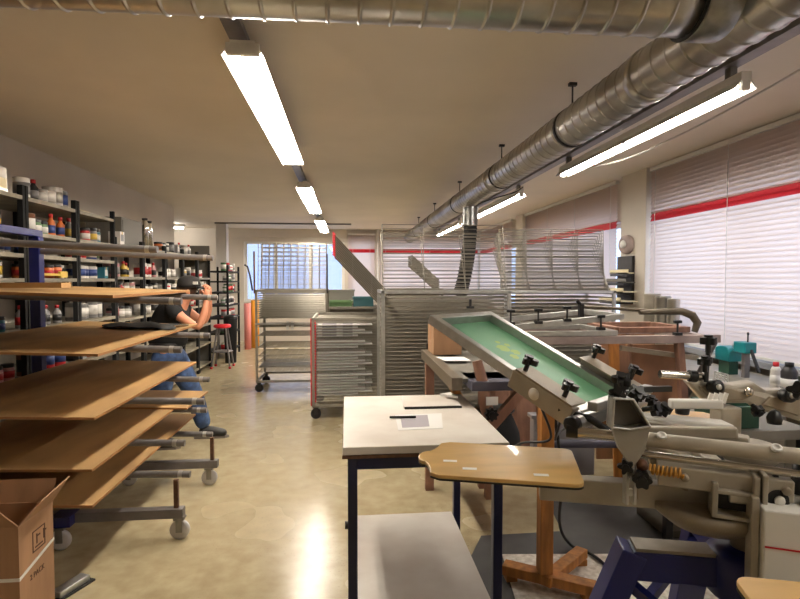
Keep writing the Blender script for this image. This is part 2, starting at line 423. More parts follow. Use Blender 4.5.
# ------------------------------------------------------------------ shelving along the left wall
SX0, SX1 = -2.95, -2.42
def shelving(label, y0, y1, zt, levels, x0=SX0, x1=SX1, dark=False):
    t = thing('shelving_unit', label, 'shelf', ((x0+x1)/2,(y0+y1)/2,0), 'steel shelving along left wall')
    for x in (x0+.02, x1-.02):
        for y in (y0+.018, y1-.018):
            MB().box(x-.02,x+.02,y-.015,y+.015,0,zt+.07).build('post', M['shelfpost'], t)
    for z in levels:
        MB().box(x0+.005,x1-.001,y0+.005,y1-.005,z-.03,z).build('shelf_board', M['shelfpost'] if dark else M['shelf'], t)
    return t
NL = [.1,.45,.8,1.17,1.56,1.745,1.92,2.18]
FL = [.1,.45,.78,1.12,1.37,1.58,1.93]
ORD = ['nearest','second','third','fourth','fifth','sixth','seventh','eighth','farthest']
bays = []
e = [3.575,4.37,5.165,5.96]
for i in range(3): bays.append((e[i], e[i+1], 2.19, NL, i))
e = [5.96+.79*i for i in range(6)]
for i in range(5): bays.append((e[i], e[i+1], 1.93, FL, 3+i))
for y0, y1, zt, lv, i in bays:
    shelving(f'{ORD[i]} bay of the {"tall " if i < 3 else "lower "}black shelving along the left wall, stacked with ink cans', y0+.004, y1-.004, zt, lv)
BL = [.15,.5,.8,1.05,1.3,1.52,1.72]
shelving('black narrow shelf full of white jars standing near the back wall rolls', 10.75, 11.85, 1.75, BL, -2.76, -2.29, True)

# containers
COLS = {'white':(222,218,212),'red':(176,36,40),'blue':(50,70,130),'black':(34,33,35),'silver':(178,174,166),
        'yellow':(206,172,70),'green':(86,120,84),'brown':(120,78,52),'pink':(206,150,150),'grey':(128,126,126),'orange':(206,110,50),'teal':(48,110,128)}
CM = {k: mat('pot '+k, v, .45, .7 if k == 'silver' else 0) for k, v in COLS.items()}
protos = {}
def proto(kind, col, lab, near):
    key = (kind, col, lab, near)
    if key in protos: return protos[key]
    b, l, w = MB(), MB(), MB()
    if kind == 'can':
        h, r = .15, .052
        b.lathe((0,0,0), [(r*.97,0),(r,.004),(r,h-.006),(r*1.03,h-.003),(r*1.03,h)], 18)
        l.lathe((0,0,h-.004), [(r*.9,0),(r*.93,.007),(r*.6,.009)], 18); w.lathe((0,0,.03), [(r*1.012,0),(r*1.012,.085)], 18)
    elif kind == 'jar':
        h, r = .115, .044
        b.lathe((0,0,0), [(r*.92,0),(r,.008),(r,h-.03),(r*.86,h-.018),(r*.86,h-.01)], 16)
        l.lathe((0,0,h-.02), [(r*.95,0),(r*.98,.004),(r*.98,.022),(r*.9,.026)], 16); w.lathe((0,0,.02), [(r*1.012,0),(r*1.012,.05)], 16)
    elif kind == 'bottle':
        h, r = .17, .034
        b.lathe((0,0,0), [(r*.9,0),(r,.006),(r,h*.62),(r*.45,h*.78),(r*.4,h*.86)], 14)
        l.lathe((0,0,h*.85), [(r*.5,0),(r*.5,.028),(r*.4,.03)], 12); w.lathe((0,0,.025), [(r*1.015,0),(r*1.015,.06)], 14)
    else:   # small carton
        h = .13; b.box(-.055,.055,-.05,.05,0,h); l.box(-.0555,.0555,-.012,.012,h-.03,h+.0008); w.box(.054,.0556,-.035,.035,.03,.1)
    mats = [CM[col], CM[lab]]
    dk = {'can':'silver','jar':'white','bottle':'white','carton':'yellow'}[kind] if not near else {'can':'silver','jar':'black' if col != 'black' else 'white','bottle':'red' if col != 'red' else 'white','carton':'yellow'}[kind]
    nm = {'can':'ink_can','jar':'ink_jar','bottle':'bottle','carton':'small_carton'}[kind]
    if near:
        me = (b.mesh(nm, CM[col]), l.mesh('lid' if kind != 'carton' else 'tape', CM[dk]), w.mesh('paper_label', CM[lab]))
    else:
        x = MB()
        for src, mi in ((b,0),(l,1),(w,2)): x.add(src.v, src.f, mi, kind != 'carton')
        me = (x.mesh(nm, [CM[col], CM[dk], CM[lab]]),)
    protos[key] = (nm, me, h); return protos[key]
SHW = {0:'lowest',1:'second lowest'}
def lvl_word(levels, k):
    n = len(levels)-1-k
    return ['top','second','third','fourth','fifth','sixth','seventh','eighth'][n] + (' shelf from top' if n else ' shelf')
KW = {'can':'ink can','jar':'ink jar','bottle':'bottle','carton':'small carton'}
def put(kind, col, lab, near, x, y, z, rz, sc, label, group, cat):
    nm, me, h = proto(kind, col, lab, near)
    o = bpy.data.objects.new(nm, me[0]); C.objects.link(o); o.location = (x,y,z+.0015); o.rotation_euler.z = rz; o.scale = (sc[0],sc[0],sc[1])
    tag(o, label, cat, group)
    for i, m_ in enumerate(me[1:]):
        c = bpy.data.objects.new(['lid','paper_label'][i] if kind != 'carton' else ['tape','paper_label'][i], m_); C.objects.link(c); c.parent = o
def fill(y0, y1, z, gap, words, near, palette, kinds, dens=1.0, x=SX1, step=.115):
    y = y0+.098; last = None
    while y < y1-.092:
        if random.random() > dens: y += step; continue
        if last is None or random.random() < .5:
            kind = random.choices(list(kinds), list(kinds.values()))[0]; col = random.choice(palette)
            lab = random.choice([c for c in (('white','red','yellow','blue','white','black','green') if palette is MIX else ('white','grey','white','white','silver','red','black')) if c != col]); last = (kind, col, lab)
        kind, col, lab = last
        h0 = {'can':.15,'jar':.115,'bottle':.17,'carton':.13}[kind]
        sz = min(random.uniform(.9,1.15), (gap-.04)/h0)
        put(kind, col, lab, near, x-.085-random.random()*.05, y, z, random.uniform(-.3,.3) if kind != 'carton' else 0, (.85 if kind == 'carton' else 1.0, sz),
            f'{col} {KW[kind]} with {lab} label, {words}', f'{col} {KW[kind]}s with {lab} label, {words}', {'can':'can','jar':'jar','bottle':'bottle','carton':'box'}[kind])
        y += step*(1+random.random()*.12)
MIX = ['white','white','silver','red','black','blue','brown','grey','silver','yellow','pink','green','teal','orange']
WHT = ['white','white','white','silver','pink','white','grey','red','yellow']
for y0, y1, zt, lv, i in bays:
    for k, z in enumerate(lv):
        if z < (.75 if i < 3 else .7): continue
        if z > zt-.05 : continue      # top boards get their own things below
        gap = (lv[k+1]-z-.03) if k+1 < len(lv) else .3
        kinds = {'can':4,'jar':3,'bottle':1.5,'carton':1.5} if i < 3 else {'can':3,'jar':6,'bottle':1,'carton':.6}
        fill(y0, y1, z, gap, f'{lvl_word(lv,k)}, {ORD[i]} bay', i < 5, MIX if i < 3 else (WHT if k > 2 else MIX), kinds, .93)
for k, z in enumerate(BL):
    fill(10.78, 11.82, z, .2, f'{lvl_word(BL,k)}, unit by the rolls', False, ['white','white','white','red','green','white','black'], {'jar':4,'can':4}, .97, -2.29, .12)
# things on the top boards
def tin(loc, sx, sy, h, m, label, capm=None):
    t = thing('square_tin', label, 'tin', loc, 'square metal tins on top of the shelves')
    x, y, z = loc
    MB().box(x-sx,x+sx,y-sy,y+sy,z,z+h).build('body', m, t, .006)
    MB().lathe((x,y,z+h), [(sx*.5,0),(sx*.5,.02),(sx*.4,.025)], 14).build('cap', capm or M['black'], t)
    MB().box(x+sx-.001,x+sx+.001,y-sy*.75,y+sy*.75,z+.03,z+h*.55).build('paper_label', M['stripe'], t)
tin((-2.52,4.02,2.181),.055,.06,.20,M['silver'],'shiny square tin standing at the far left on the shelf top')
tin((-2.52,4.18,2.181),.055,.055,.185,M['silver'],'second shiny square tin beside it on the shelf top, by a black post')
tin((-2.54,3.86,2.181),.055,.06,.2,M['silver'],'shiny square tin half cut off at the left picture edge, shelf top')
def single(kind, col, lab, y, z, label, sc=(1,1), x=-2.52): put(kind, col, lab, True, x, y, z, 0, sc, label, None, KW[kind].split()[-1])
single('can','white','grey',4.5,2.18,'white label can on the shelf top right behind the first black post',(1.1,1.05))
single('bottle','black','grey',4.66,2.18,'dark bottle with black cap on the shelf top between tins',(1.1,1.0))
single('can','silver','white',4.78,2.18,'small silver can beside the dark bottle on the shelf top',(.85,.75))
single('can','silver','white',4.89,2.18,'silver can with white label in the middle of the shelf top row',(1,1.0))
single('can','white','silver',5.0,2.18,'white can with bright band near the second black post on shelf top',(1,1.1))
single('can','grey','blue',5.1,2.18,'grey can with blue label closest to the second black post on shelf top',(.9,1.0))
# far low bays: cabinet box, canisters, clutter
t = thing('grey_cabinet', 'plain grey metal box on shelf top below the left wall', 'box', (-2.68,6.62,1.93))
MB().box(-2.88,-2.5,6.32,6.94,1.932,2.25).build('body', M['grill'], t, .006); MB().box(-2.5,-2.495,6.35,6.91,1.96,2.22).build('door', M['grill'], t)
for k, (y, hh) in enumerate(((7.02,.36),(7.16,.34))):
    t = thing('metal_canister', ['tall shiny steel canister touching the grey metal box','second shiny steel canister right of the grey metal box'][k], 'canister', (-2.5,y,1.932), 'steel canisters on the shelf top')
    MB().lathe((-2.5,y,1.932), [(.045,0),(.045,hh-.05),(.03,hh-.02),(.03,hh)], 16).build('body', M['chrome'], t); MB().lathe((-2.5,y,1.93+hh), [(.034,0),(.034,.02)], 12).build('lid', M['dark'], t)
single('carton','white','grey',6.08,1.93,'white carton in front of the grey metal box',(1.1,1.0),-2.46)
single('jar','orange','brown',7.55,1.93,'orange brown pot alone on the low shelf top',(1.3,1.0))
tops = [('jar','black','white',7.85,'black pot beside the orange one on the low shelf top'),('can','black','grey',8.05,'black can amid clutter on the low shelf top'),('carton','grey','white',8.25,'grey carton amid clutter on the low shelf top'),('bottle','black','white',8.45,'black bottle amid clutter on the low shelf top'),
        ('can','silver','white',8.7,'silver can on the low shelf top before white jars'),('bottle','white','grey',8.95,'white bottle on the low shelf top nearest the grey end panel'),('jar','white','black',7.72,'white jar tucked beside the orange brown pot')]
for k, c, l, y, lb in tops: single(k, c, l, y, 1.93, lb)
tag(MB().box(-2.95,-2.44,9.93,9.96,0,2.15).build('end_panel', M['grill']), 'grey sheet panel closing the far end of the shelf row', 'panel')
tag(MB().box(-2.90,-2.47,5.22,5.5,2.1815,2.2).build('loose_plank', M['stripe']), 'loose pale plank lying on the top of the third shelf bay', 'plank')
t = thing('yellow_spirit_level', 'yellow level tool lying across the shelf under the grey pipe', 'tool', (-2.36,4.9,1.565))
MB().box(-2.447,-2.424,4.42,4.86,1.58,1.60).build('body', CM['yellow'], t, .004); MB().box(-2.447,-2.424,4.86,4.98,1.565,1.62).build('end_block', CM['yellow'], t, .004)
t.location.z = 1.565
# ------------------------------------------------------------------ stool, bin and rolls at the far left
t = thing('bar_stool', 'tall grey legged stool with red seat standing near the shelf end', 'stool', (-2.19,9.75,0))
MB().lathe((-2.19,9.75,.70), [(.13,0),(.15,.015),(.15,.045),(.13,.06)], 20).build('seat', M['red'], t)
for k in range(4):
    a = PI/4+k*PI/2; dx, dy = math.cos(a), math.sin(a)
    MB().tube([(-2.19+.1*dx,9.75+.1*dy,.70),(-2.19+.22*dx,9.75+.22*dy,.025)], .016, 8).build('leg', M['pipe'], t)
    MB().lathe((-2.19+.222*dx,9.75+.222*dy,0), [(.024,0),(.024,.035)], 10).build('rubber_foot', M['red'], t)
MB().lathe((-2.19,9.75,.28), [(.17,0),(.18,.008),(.17,.016)], 20).build('foot_ring', M['pipe'], t)
t = thing('waste_bin', 'black tall waste bin standing behind the red stool', 'bin', (-2.17,10.32,0))
MB().lathe((-2.17,10.32,0), [(.10,0),(.125,.8),(.13,.82),(.13,.84)], 20).build('body', M['shirt'], t); MB().lathe((-2.17,10.32,.84), [(.13,0),(.12,.03),(.05,.05)], 20).build('lid', M['black'], t)
for k, (x, y, r, h, m, lb) in enumerate(((-2.2,12.25,.075,1.02,'pink','pink roll of material standing on end by the back wall'),(-2.08,12.5,.09,1.08,'orange','orange roll of material standing next to the pink roll'))):
    t = thing('material_roll', lb, 'roll', (x,y,0), 'upright rolls of material by the back wall')
    MB().lathe((x,y,0), [(r,0),(r,h)], 18).build('roll', M[m], t); MB().lathe((x,y,h), [(r*.35,0),(r*.35,.01)], 12).build('core', M['card'], t)

# ------------------------------------------------------------------ drying racks
def shelf_mesh(W, D, pitch, ncross, mats, r=.0027, tip=False):
    mb = MB(); n = int(D/pitch)
    def rod(p, q, rr): mb.tube([p, q], rr, 4, 0, False, False)
    for y in (0, D): rod((-W,y,0), (0,y,0), r*1.7)
    for x in (-W, 0): rod((x,0,0), (x,D,0), r*1.7)
    for i in range(1, n): rod((-W,D*i/n,0), (0,D*i/n,0), r)
    for i in range(1, ncross+1): rod((-W+W*i/(ncross+1),0,-.004), (-W+W*i/(ncross+1),D,-.004), r*1.25)
    if tip:
        for y in (0, D): mb.box(-W-.015,-W+.02,y-.012,y+.012,-.009,.012,1)
    return mb.mesh('wire_shelf', mats)
def caster(t, x, y, wheel, r=.05, fork='dark', ax='x'):
    k = (lambda a, b, c: (x+a, y+b, c)) if ax == 'x' else (lambda a, b, c: (x+b, y+a, c))
    w = MB().lathe(k(-.014,0,r), [(r*.75,0),(r,.005),(r,.023),(r*.75,.028)], 20, ax).build('wheel', wheel, t)
    f = MB()
    def bx(a0, a1, b0, b1, c0, c1):
        p, q = k(a0,b0,c0), k(a1,b1,c1); f.box(min(p[0],q[0]),max(p[0],q[0]),min(p[1],q[1]),max(p[1],q[1]),c0,c1)
    bx(-.024,-.018,-.018,.018,r*.8,r*2.1); bx(.018,.024,-.018,.018,r*.8,r*2.1); bx(-.03,.03,-.03,.03,r*2.1,r*2.1+.012)
    f.tube([k(-.026,0,r), k(.026,0,r)], .007, 8); f.build('caster_fork', M[fork], t)
    return w
def rack(label, x0, x1, y0, y1, ztop, downs, raised, pitch=.04, ncross=3, frame='greyw', wheel=None, tip=None, ups=()):
    t = thing('drying_rack', label, 'drying rack', ((x0+x1)/2,(y0+y1)/2,0), None)
    W, D = x1-x0-.05, y1-y0-.05; zb = .135; s = .016
    for x in (x0+s, x1-s):
        for y in (y0+s, y1-s): MB().box(x-s,x+s,y-s,y+s,zb,ztop).build('post', M[frame], t, .003)
    for z, nm in ((zb+.015,'bottom_rail'),(ztop-.015,'top_rail')):
        for y in (y0+s, y1-s): MB().box(x0,x1,y-s*.9,y+s*.9,z-.015,z+.015).build(nm, M[frame], t, .003)
        for x in (x0+s, x1-s): MB().box(x-s*.9,x+s*.9,y0,y1,z-.015,z+.015).build(nm, M[frame], t, .003)
    for x in (x0+.04, x1-.04):
        for y in (y0+.05, y1-.05): caster(t, x, y, M['rubber'], .058, 'dark', 'y')
    me = shelf_mesh(W, D, pitch, ncross, [M['wire'], M['red']], tip=tip is not None)
    def add(mesh, x, y, z, rx=0, ry=0):
        o = bpy.data.objects.new('wire_shelf', mesh); C.objects.link(o); o.parent = t
        o.location = (x-t.location.x, y-t.location.y, z); o.rotation_euler = (R(rx), R(ry), 0)
    for z in downs: add(me, x1-.025, y0+.025, z)
    for (x, y, z, rx, ry, scx) in raised:
        o = bpy.data.objects.new('wire_shelf', me); C.objects.link(o); o.parent = t
        o.location = (x-t.location.x, y-t.location.y, z); o.rotation_euler = (R(rx), R(ry), 0); o.scale = (scx,scx,1)
    if tip:
        MB().box(x0-.012,x0-.001,y0-.008,y0+.03,zb+.02,ztop-.01).build('red_corner_strip', M['red'], t)
    for nm, m, b in ups: b.build(nm, M[m], t)
    return t
def rng(a, b, n): return [a+(b-a)*i/(n-1) for i in range(n)]
# rack by the bare back window, tall, shelves swung up
rz = rng(.98,1.36,9)
rack('tall grey drying rack farthest left, with wire shelves swung upright against bare window', -1.25,-.27,7.5,8.25,1.41,
     rng(1.02,1.36,12)+[.90,.78,.62,.5,.42,.34,.28], [(-.285,7.55+.012*i,1.36+.012*i,84-2.0*i,0,.96 if i else 1) for i in range(6)],
     .06, 8, ups=[('red_corner_rod','rust',MB().tube([(-1.25,7.48,1.36),(-1.25,7.48,1.93)],.012,8)),('corner_rod','dark',MB().tube([(-.27,7.48,1.36),(-.27,7.48,1.9)],.010,8)),
     ('label_plate','alu',MB().box(-.83,-.79,7.49,7.498,.86,.98).box(-.77,-.73,7.49,7.498,.86,.98)),
     ('cross_bar','alu',MB().box(-1.25,-.27,7.49,7.51,.93,.955)),('slatted_tray','grill',MB().box(-1.2,-.32,7.53,8.2,.345,.36)),('handle','dark',MB().tube([(-1.27,7.45,1.4),(-1.3,7.44,1.6),(-1.33,7.44,1.72),(-1.37,7.44,1.75)],.012,8))])
# low rack with red left strip, loaded with prints, one pack of shelves tilted up
rack('waist high drying rack with red edge strip, loaded with prints, one shelf pack tilted up', -.39,.52,5.98,6.9,1.13,
     rng(.2,1.1,30), [(.50,6.02,1.13+.026*i,0,47,1.1) for i in range(10)], .05, 2, tip=True)
ZR = rng(.2,1.1,30)
for k, n in enumerate(list(range(2,10))+list(range(11,18))+[19,20,21,23,24,25,26,27]):
    z = ZR[n]; e = .12+.16*((k*5) % 3)/2
    mb = MB().box(-.335,e,6.012,6.6,z+.0055,z+.0085)
    if n > 21: mb.box(-.28,-.12,6.02,6.5,z+.0085,z+.009,1).box(-.05,.06,6.02,6.5,z+.0085,z+.009,1)
    tag(mb.build('printed_sheet', [M['paper'], M['print']]), ['plain pale sheet drying in the lower half of the red edged rack','printed sheet with grey blocks drying near the top of the red edged rack'][n > 21] if not 10 < n < 22 else 'plain pale sheet drying in the middle of the red edged rack', 'sheet',
        ['pale sheets in the lower half of the red edged rack','grey printed sheets near the top of the red edged rack'][n > 21] if not 10 < n < 22 else 'pale sheets in the middle of the red edged rack')
rk = [(1.40,4.64+.004*i,1.44+.022*i,58,0,1.0) for i in range(2)]
rack('wide grey drying rack in the middle behind white table, its top shelves raised', .29,1.43,4.6,5.25,1.455, rng(.2,1.42,38),
     rk+[(1.40,4.66,1.45,78,0,1.0)], .036, 2, frame='alu', ups=[('clip','black',MB().box(1.05,1.07,4.575,4.598,1.3,1.38).box(1.03,1.09,4.57,4.6,1.3,1.32)),('latch','black',MB().box(.68,.71,4.58,4.6,.93,1.0))])
rack('wide drying rack at right in front of the window, with fan of raised shelves', 1.55,2.70,5.2,5.86,1.44, rng(.3,1.41,28),
     [(2.66,5.24+.02*i,1.43+.004*i,44+6*i,0,1.0) for i in range(8)], .034, 3, frame='alu')
rack('drying rack half hidden behind the others, small shelf pack tilted up', .6,1.35,7.5,8.2,1.42, rng(.3,1.39,16),
     [(1.30,7.54,1.40+.02*i,0,42,.75) for i in range(8)], .05, 3)
# crates seen between the racks
def crate(label, x0, x1, y0, y1, z0, z1, m, name='plastic_crate', cat='crate'):
    t = thing(name, label, cat, ((x0+x1)/2,(y0+y1)/2,z0)); w = .012
    MB().box(x0,x1,y0,y0+w,z0,z1).box(x0,x1,y1-w,y1,z0,z1).box(x0,x0+w,y0+w,y1-w,z0,z1).box(x1-w,x1,y0+w,y1-w,z0,z1).box(x0+w,x1-w,y0+w,y1-w,z0,z0+w).build('body', M[m], t, .004)
    MB().box(x0-.012,x1+.012,y0-.012,y0,z1-.03,z1).box(x0-.012,x1+.012,y1,y1+.012,z1-.03,z1).box(x0-.012,x0,y0,y1,z1-.03,z1).box(x1,x1+.012,y0,y1,z1-.03,z1).build('rim', M[m], t)
    return t
t = thing('side_table', 'grey cabinet table between the racks, carrying green and teal boxes', 'table', (0,9,0))
MB().box(-.35,.5,8.6,9.4,1.08,1.12).build('tabletop', M['grill'], t)
for x in (-.32,.47):
    for y in (8.63,9.37): MB().box(x-.02,x+.02,y-.02,y+.02,0,1.08).build('leg', M['greyw'], t)
MB().box(-.3,.45,9.3,9.36,.1,1.08).build('back_panel', M['grill'], t)
crate('moss green crate on table between the left racks', -.33,.08,8.65,9.0,1.12,1.21, 'moss')
crate('teal grey case right of the moss green crate between the racks', .1,.42,8.65,9.0,1.12,1.27, 'tealdim', 'storage_case', 'case')
crate('grey crate under the back window behind the moss green one', -.3,.12,9.1,9.35,1.12,1.38, 'grill')
# ------------------------------------------------------------------ board trolley on the left
PX, TX = -2.26, -.975
t = thing('board_trolley', 'cantilever trolley with blue posts and grey pipes carrying large brown boards', 'trolley', (-1.7,3.75,0))
for y in (3.3, 4.2):
    MB().box(PX-.035,PX+.035,y-.035,y+.035,.14,1.86).build('post', M['blue'], t, .004)
MB().box(PX-.03,PX+.03,2.7,4.235,1.86,1.91).build('top_beam', M['blue'], t, .004)
MB().beam((PX,3.38,1.84),(PX,3.68,1.1), .04,.04).build('brace', M['blue'], t)
MB().beam((PX,4.16,.2),(PX,3.34,.6), .04,.04).build('brace', M['blue'], t)
NEAR = [.363,.557,.809,1.126,1.419,1.728]; FAR = [.370,.557,.79,1.126,1.412,1.712]
for zs, y, dx in ((NEAR,3.36,(.02,-.01,.11,-.02,-.015,-.15)),(FAR,4.2,(-.05,-.09,-.07,-.06,0,-.03))):
    for z, d in zip(zs, dx):
        p = MB().tube([(PX+.03,y,z+.045),(TX+d,y,z)], .021, 12).build('support_pipe', M['pipe'], t)
        MB().tube([(TX+d-.07,y,z+.0025),(TX+d-.045,y,z+.0016)], .0225, 12).build('sleeve', M['alu'], p)
for y in (3.29, 4.15):
    MB().box(PX-.04,TX,y-.03,y+.03,.134,.19).build('base_beam', M['pipe'], t, .004)
    MB().box(TX-.055,TX-.03,y-.012,y+.012,.19,.36).build('stop_post', M['rust'], t)
MB().box(PX-.03,PX+.03,3.29,4.15,.134,.185).build('base_beam', M['dark'], t, .004)
for x, y in ((-1.64,3.22),(-1.0,3.29),(-1.04,4.15),(-1.64,4.2)):
    w = caster(t, x, y, M['wheel'], .058, 'steel', 'y'); MB().lathe((x,y-.0155,.058), [(.016,0),(.016,.031)], 12, 'y').build('hub', M['alu'], w)
MB().box(-1.69,-1.58,3.2,3.32,.135,.193).build('caster_bracket', M['blue'], t)
BX = -1.262
def board(label, z, y0, y1, x0, slope, th=.013, x1=BX, m='hard', skew=0):
    zl = z+slope*(x1-x0)
    mb = MB().add([(x1,y0,z),(x1,y1,z),(x0,y1,zl),(x0,y0,zl),(x1,y0,z+th),(x1,y1,z+th),(x0,y1,zl+th),(x0,y0,zl+th)],
        [(0,3,2,1),(4,5,6,7)], 0).add([(x1,y0,z),(x1,y1,z),(x0,y1,zl),(x0,y0,zl),(x1,y0,z+th),(x1,y1,z+th),(x0,y1,zl+th),(x0,y0,zl+th)], [(0,1,5,4),(1,2,6,5),(2,3,7,6),(3,0,4,7)], 1)
    return tag(mb.build('hardboard_sheet', [M[m], M['hard2']]), label, 'board', 'large brown boards lying on the trolley')
SL = .0355
board('highest large brown board on the trolley, seen edge on near eye level', 1.452, 2.96, 4.35, -2.2, SL, .016, -1.22)
board('brown board at chest height on the trolley with a black cloth on it', 1.158, 2.87, 4.72, -2.2, SL, .013)
board('third brown board from the bottom of the trolley, with a bare top', .8455, 2.82, 4.66, -2.2, SL)
board('brown board second from the bottom of the trolley, nearest end', .596, 2.78, 4.3, -2.2, SL)
board('lowest brown board on the trolley, just above the wheels', .416, 2.78, 4.62, -2.2, SL)
board('small brown board lying behind the second lowest one on top of its far end', .6066, 4.02, 4.62, -2.0, SL, .012, -1.16)
tag(MB().box(-2.2,-1.62,3.25,3.36,1.502,1.532).build('wooden_batten', M['hard']), 'short pale wooden batten lying on top of the highest board', 'batten')
# black cloth
cl = MB(); N = 14; vs = []
for i in range(N+1):
    for j in range(N+1):
        a, b = i/N*2-1, j/N*2-1; r = 1-.12*math.sin(5*math.atan2(b, a)+1)
        x = -1.56+.25*a*r; y = 4.30+.2*b*r
        z = 1.172+SL*(BX-x)+.006+.022*max(0, 1-(a*a+b*b)*.6)*(1+.5*math.sin(7*a+3*b))
        vs.append((x, y, max(z, 1.174+SL*(BX-x))))
fs = [(i*(N+1)+j, (i+1)*(N+1)+j, (i+1)*(N+1)+j+1, i*(N+1)+j+1) for i in range(N) for j in range(N)]
cl.add(vs, fs, 0, True)
o = cl.build('black_cloth', M['shirt']); sm = o.modifiers.new('sol', 'SOLIDIFY'); sm.thickness = .006; sm.offset = 1
tag(o, 'crumpled black cloth lying on the chest high brown board', 'cloth')
# cardboard box
t = thing('cardboard_box', 'open brown cardboard box with white strap at the bottom left corner', 'box', (-1.6,2.42,0))
x0, x1, y0, y1, h = -1.89, -1.392, 2.40, 2.67, .5; w = .006
MB().box(x0,x1,y0,y0+w,0,h).box(x0,x1,y1-w,y1,0,h).box(x0,x0+w,y0+w,y1-w,0,h).box(x1-w,x1,y0+w,y1-w,0,h).box(x0+w,x1-w,y0+w,y1-w,0,w).build('body', M['card'], t)
MB().add([(x1,y0,h),(x1,y1,h),(x1+.07,y1+.02,h+.11),(x1+.06,y0+.07,h+.08)], [(0,1,2,3)]).build('flap', M['card'], t).modifiers.new('s','SOLIDIFY').thickness = .005
MB().add([(x0,y1,h),(x1,y1,h),(x1,y1+.03,h+.10),(x0,y1+.03,h+.10)], [(0,1,2,3)]).build('flap', M['card'], t).modifiers.new('s','SOLIDIFY').thickness = .005
MB().add([(x0,y0,h),(x1,y0,h),(x1-.05,y0-.06,h+.10),(x0,y0-.06,h+.10)], [(0,1,2,3)]).build('flap', M['card'], t).modifiers.new('s','SOLIDIFY').thickness = .005
MB().add([(x0,y0,h),(x0,y1,h),(x0-.06,y1,h+.12),(x0-.06,y0,h+.12)], [(0,1,2,3)]).build('flap', M['card'], t).modifiers.new('s','SOLIDIFY').thickness = .005
MB().add([(x1+.012,2.50,h+.032),(x1+.012,2.63,h+.032),(x1+.030,2.65,h+.064),(x1+.030,2.56,h+.064)], [(0,1,2,3)]).build('tape_strip', M['tape'], t).modifiers.new('s','SOLIDIFY').thickness = .003
st = MB(); zz = .265
st.box(x0-.003,x1,y0-.003,y0,zz,zz+.014); st.add([(x1+.003,y0-.003,zz),(x1+.003,y1,zz+.05),(x1+.003,y1,zz+.064),(x1+.003,y0-.003,zz+.014),(x1,y0-.003,zz),(x1,y1,zz+.05),(x1,y1,zz+.064),(x1,y0-.003,zz+.014)],
  [(0,1,2,3),(0,1,5,4),(3,2,6,7),(0,4,7,3),(1,2,6,5)])
st.build('strap', M['plast'], t)
sy = MB(); X = x1+.0012
def mark(a, b, c, d): sy.box(x1-.0005, X, a, b, c, d)
a0, b0, c0, d0 = 2.50, 2.60, .335, .43
for r in ((a0,b0,c0,c0+.005),(a0,b0,d0-.005,d0),(a0,a0+.006,c0,d0),(b0-.006,b0,c0,d0)): mark(*r)
for r in ((a0+.03,a0+.038,c0+.03,d0-.02),(a0+.03,a0+.06,d0-.035,d0-.028),(a0+.085,a0+.093,c0+.03,d0-.02),(a0+.085,a0+.11,d0-.035,d0-.028),(a0+.02,b0-.02,c0+.015,c0+.021)): mark(*r)
sy.build('stamp_symbol', M['ink'], t)
def text(body, size, loc, rot, m, name, parent):
    cu = bpy.data.curves.new(name, 'FONT'); cu.body = body; cu.size = size; cu.extrude = .0006
    tmp = bpy.data.objects.new('tmp', cu); C.objects.link(tmp); bpy.context.view_layer.update()
    me = bpy.data.meshes.new_from_object(tmp.evaluated_get(bpy.context.evaluated_depsgraph_get()))
    bpy.data.objects.remove(tmp); me.materials.clear(); me.materials.append(m)
    o = bpy.data.objects.new(name, me); C.objects.link(o); o.parent = parent
    off = Vector((0,0,0)); p = parent
    while p is not None: off += p.location; p = p.parent
    o.location = Vector(loc)-off; o.rotation_euler = rot
    return o
text('2 PACK', .034, (x1+.001,2.475,.225), (R(90),0,R(90)), M['ink'], 'stamp_text', t)
t = thing('steel_skid', 'grey steel floor skid sticking out behind the cardboard box', 'skid', (-1.38,2.75,0))
MB().beam((-1.41,2.71,.024),(-1.345,2.87,.024), .06,.03).build('bar', M['alu'], t, .004); MB().beam((-1.42,2.69,.005),(-1.335,2.885,.005), .085,.01).build('rubber_base', M['rubber'], t)
# ------------------------------------------------------------------ person
t = thing('person', 'person in black T-shirt, jeans and dark cap, leaning with both hands at the face', 'person', (-1.6,5.25,0))
def P_(x, y, z): return (x, y, z)
V = [(-1.67,5.25,.92),(-1.67,5.25,1.05),(-1.645,5.25,1.2),(-1.60,5.25,1.31),(-1.545,5.25,1.365),(-1.49,5.25,1.43),(-1.47,5.25,1.485),  # 0-6 spine, neck, head
     (-1.60,5.10,1.29),(-1.48,5.06,1.19),(-1.345,5.06,1.11),(-1.30,5.09,1.25),(-1.285,5.12,1.37),(-1.285,5.14,1.425),                  # 7-12 near arm
     (-1.60,5.40,1.29),(-1.50,5.45,1.2),(-1.395,5.45,1.13),(-1.34,5.42,1.26),(-1.325,5.38,1.375),(-1.325,5.36,1.43),                    # 13-18 far arm
     (-1.68,5.17,.87),(-1.71,5.13,.48),(-1.75,5.08,.1),                                                                                # 19-21 near leg
     (-1.66,5.33,.87),(-1.49,5.37,.48),(-1.385,5.40,.1),                                                                               # 22-24 far leg
     (-1.43,5.25,1.40)]
E_ = [(0,1),(1,2),(2,3),(3,4),(4,5),(5,6),(3,7),(7,8),(8,9),(9,10),(10,11),(11,12),(3,13),(13,14),(14,15),(15,16),(16,17),(17,18),(0,19),(19,20),(20,21),(0,22),(22,23),(23,24),(5,25)]
Rd = [.095,.10,.115,.10,.06,.085,.085,.06,.045,.038,.034,.024,.028,.06,.045,.038,.034,.024,.028,.06,.05,.04,.06,.05,.04,.06]
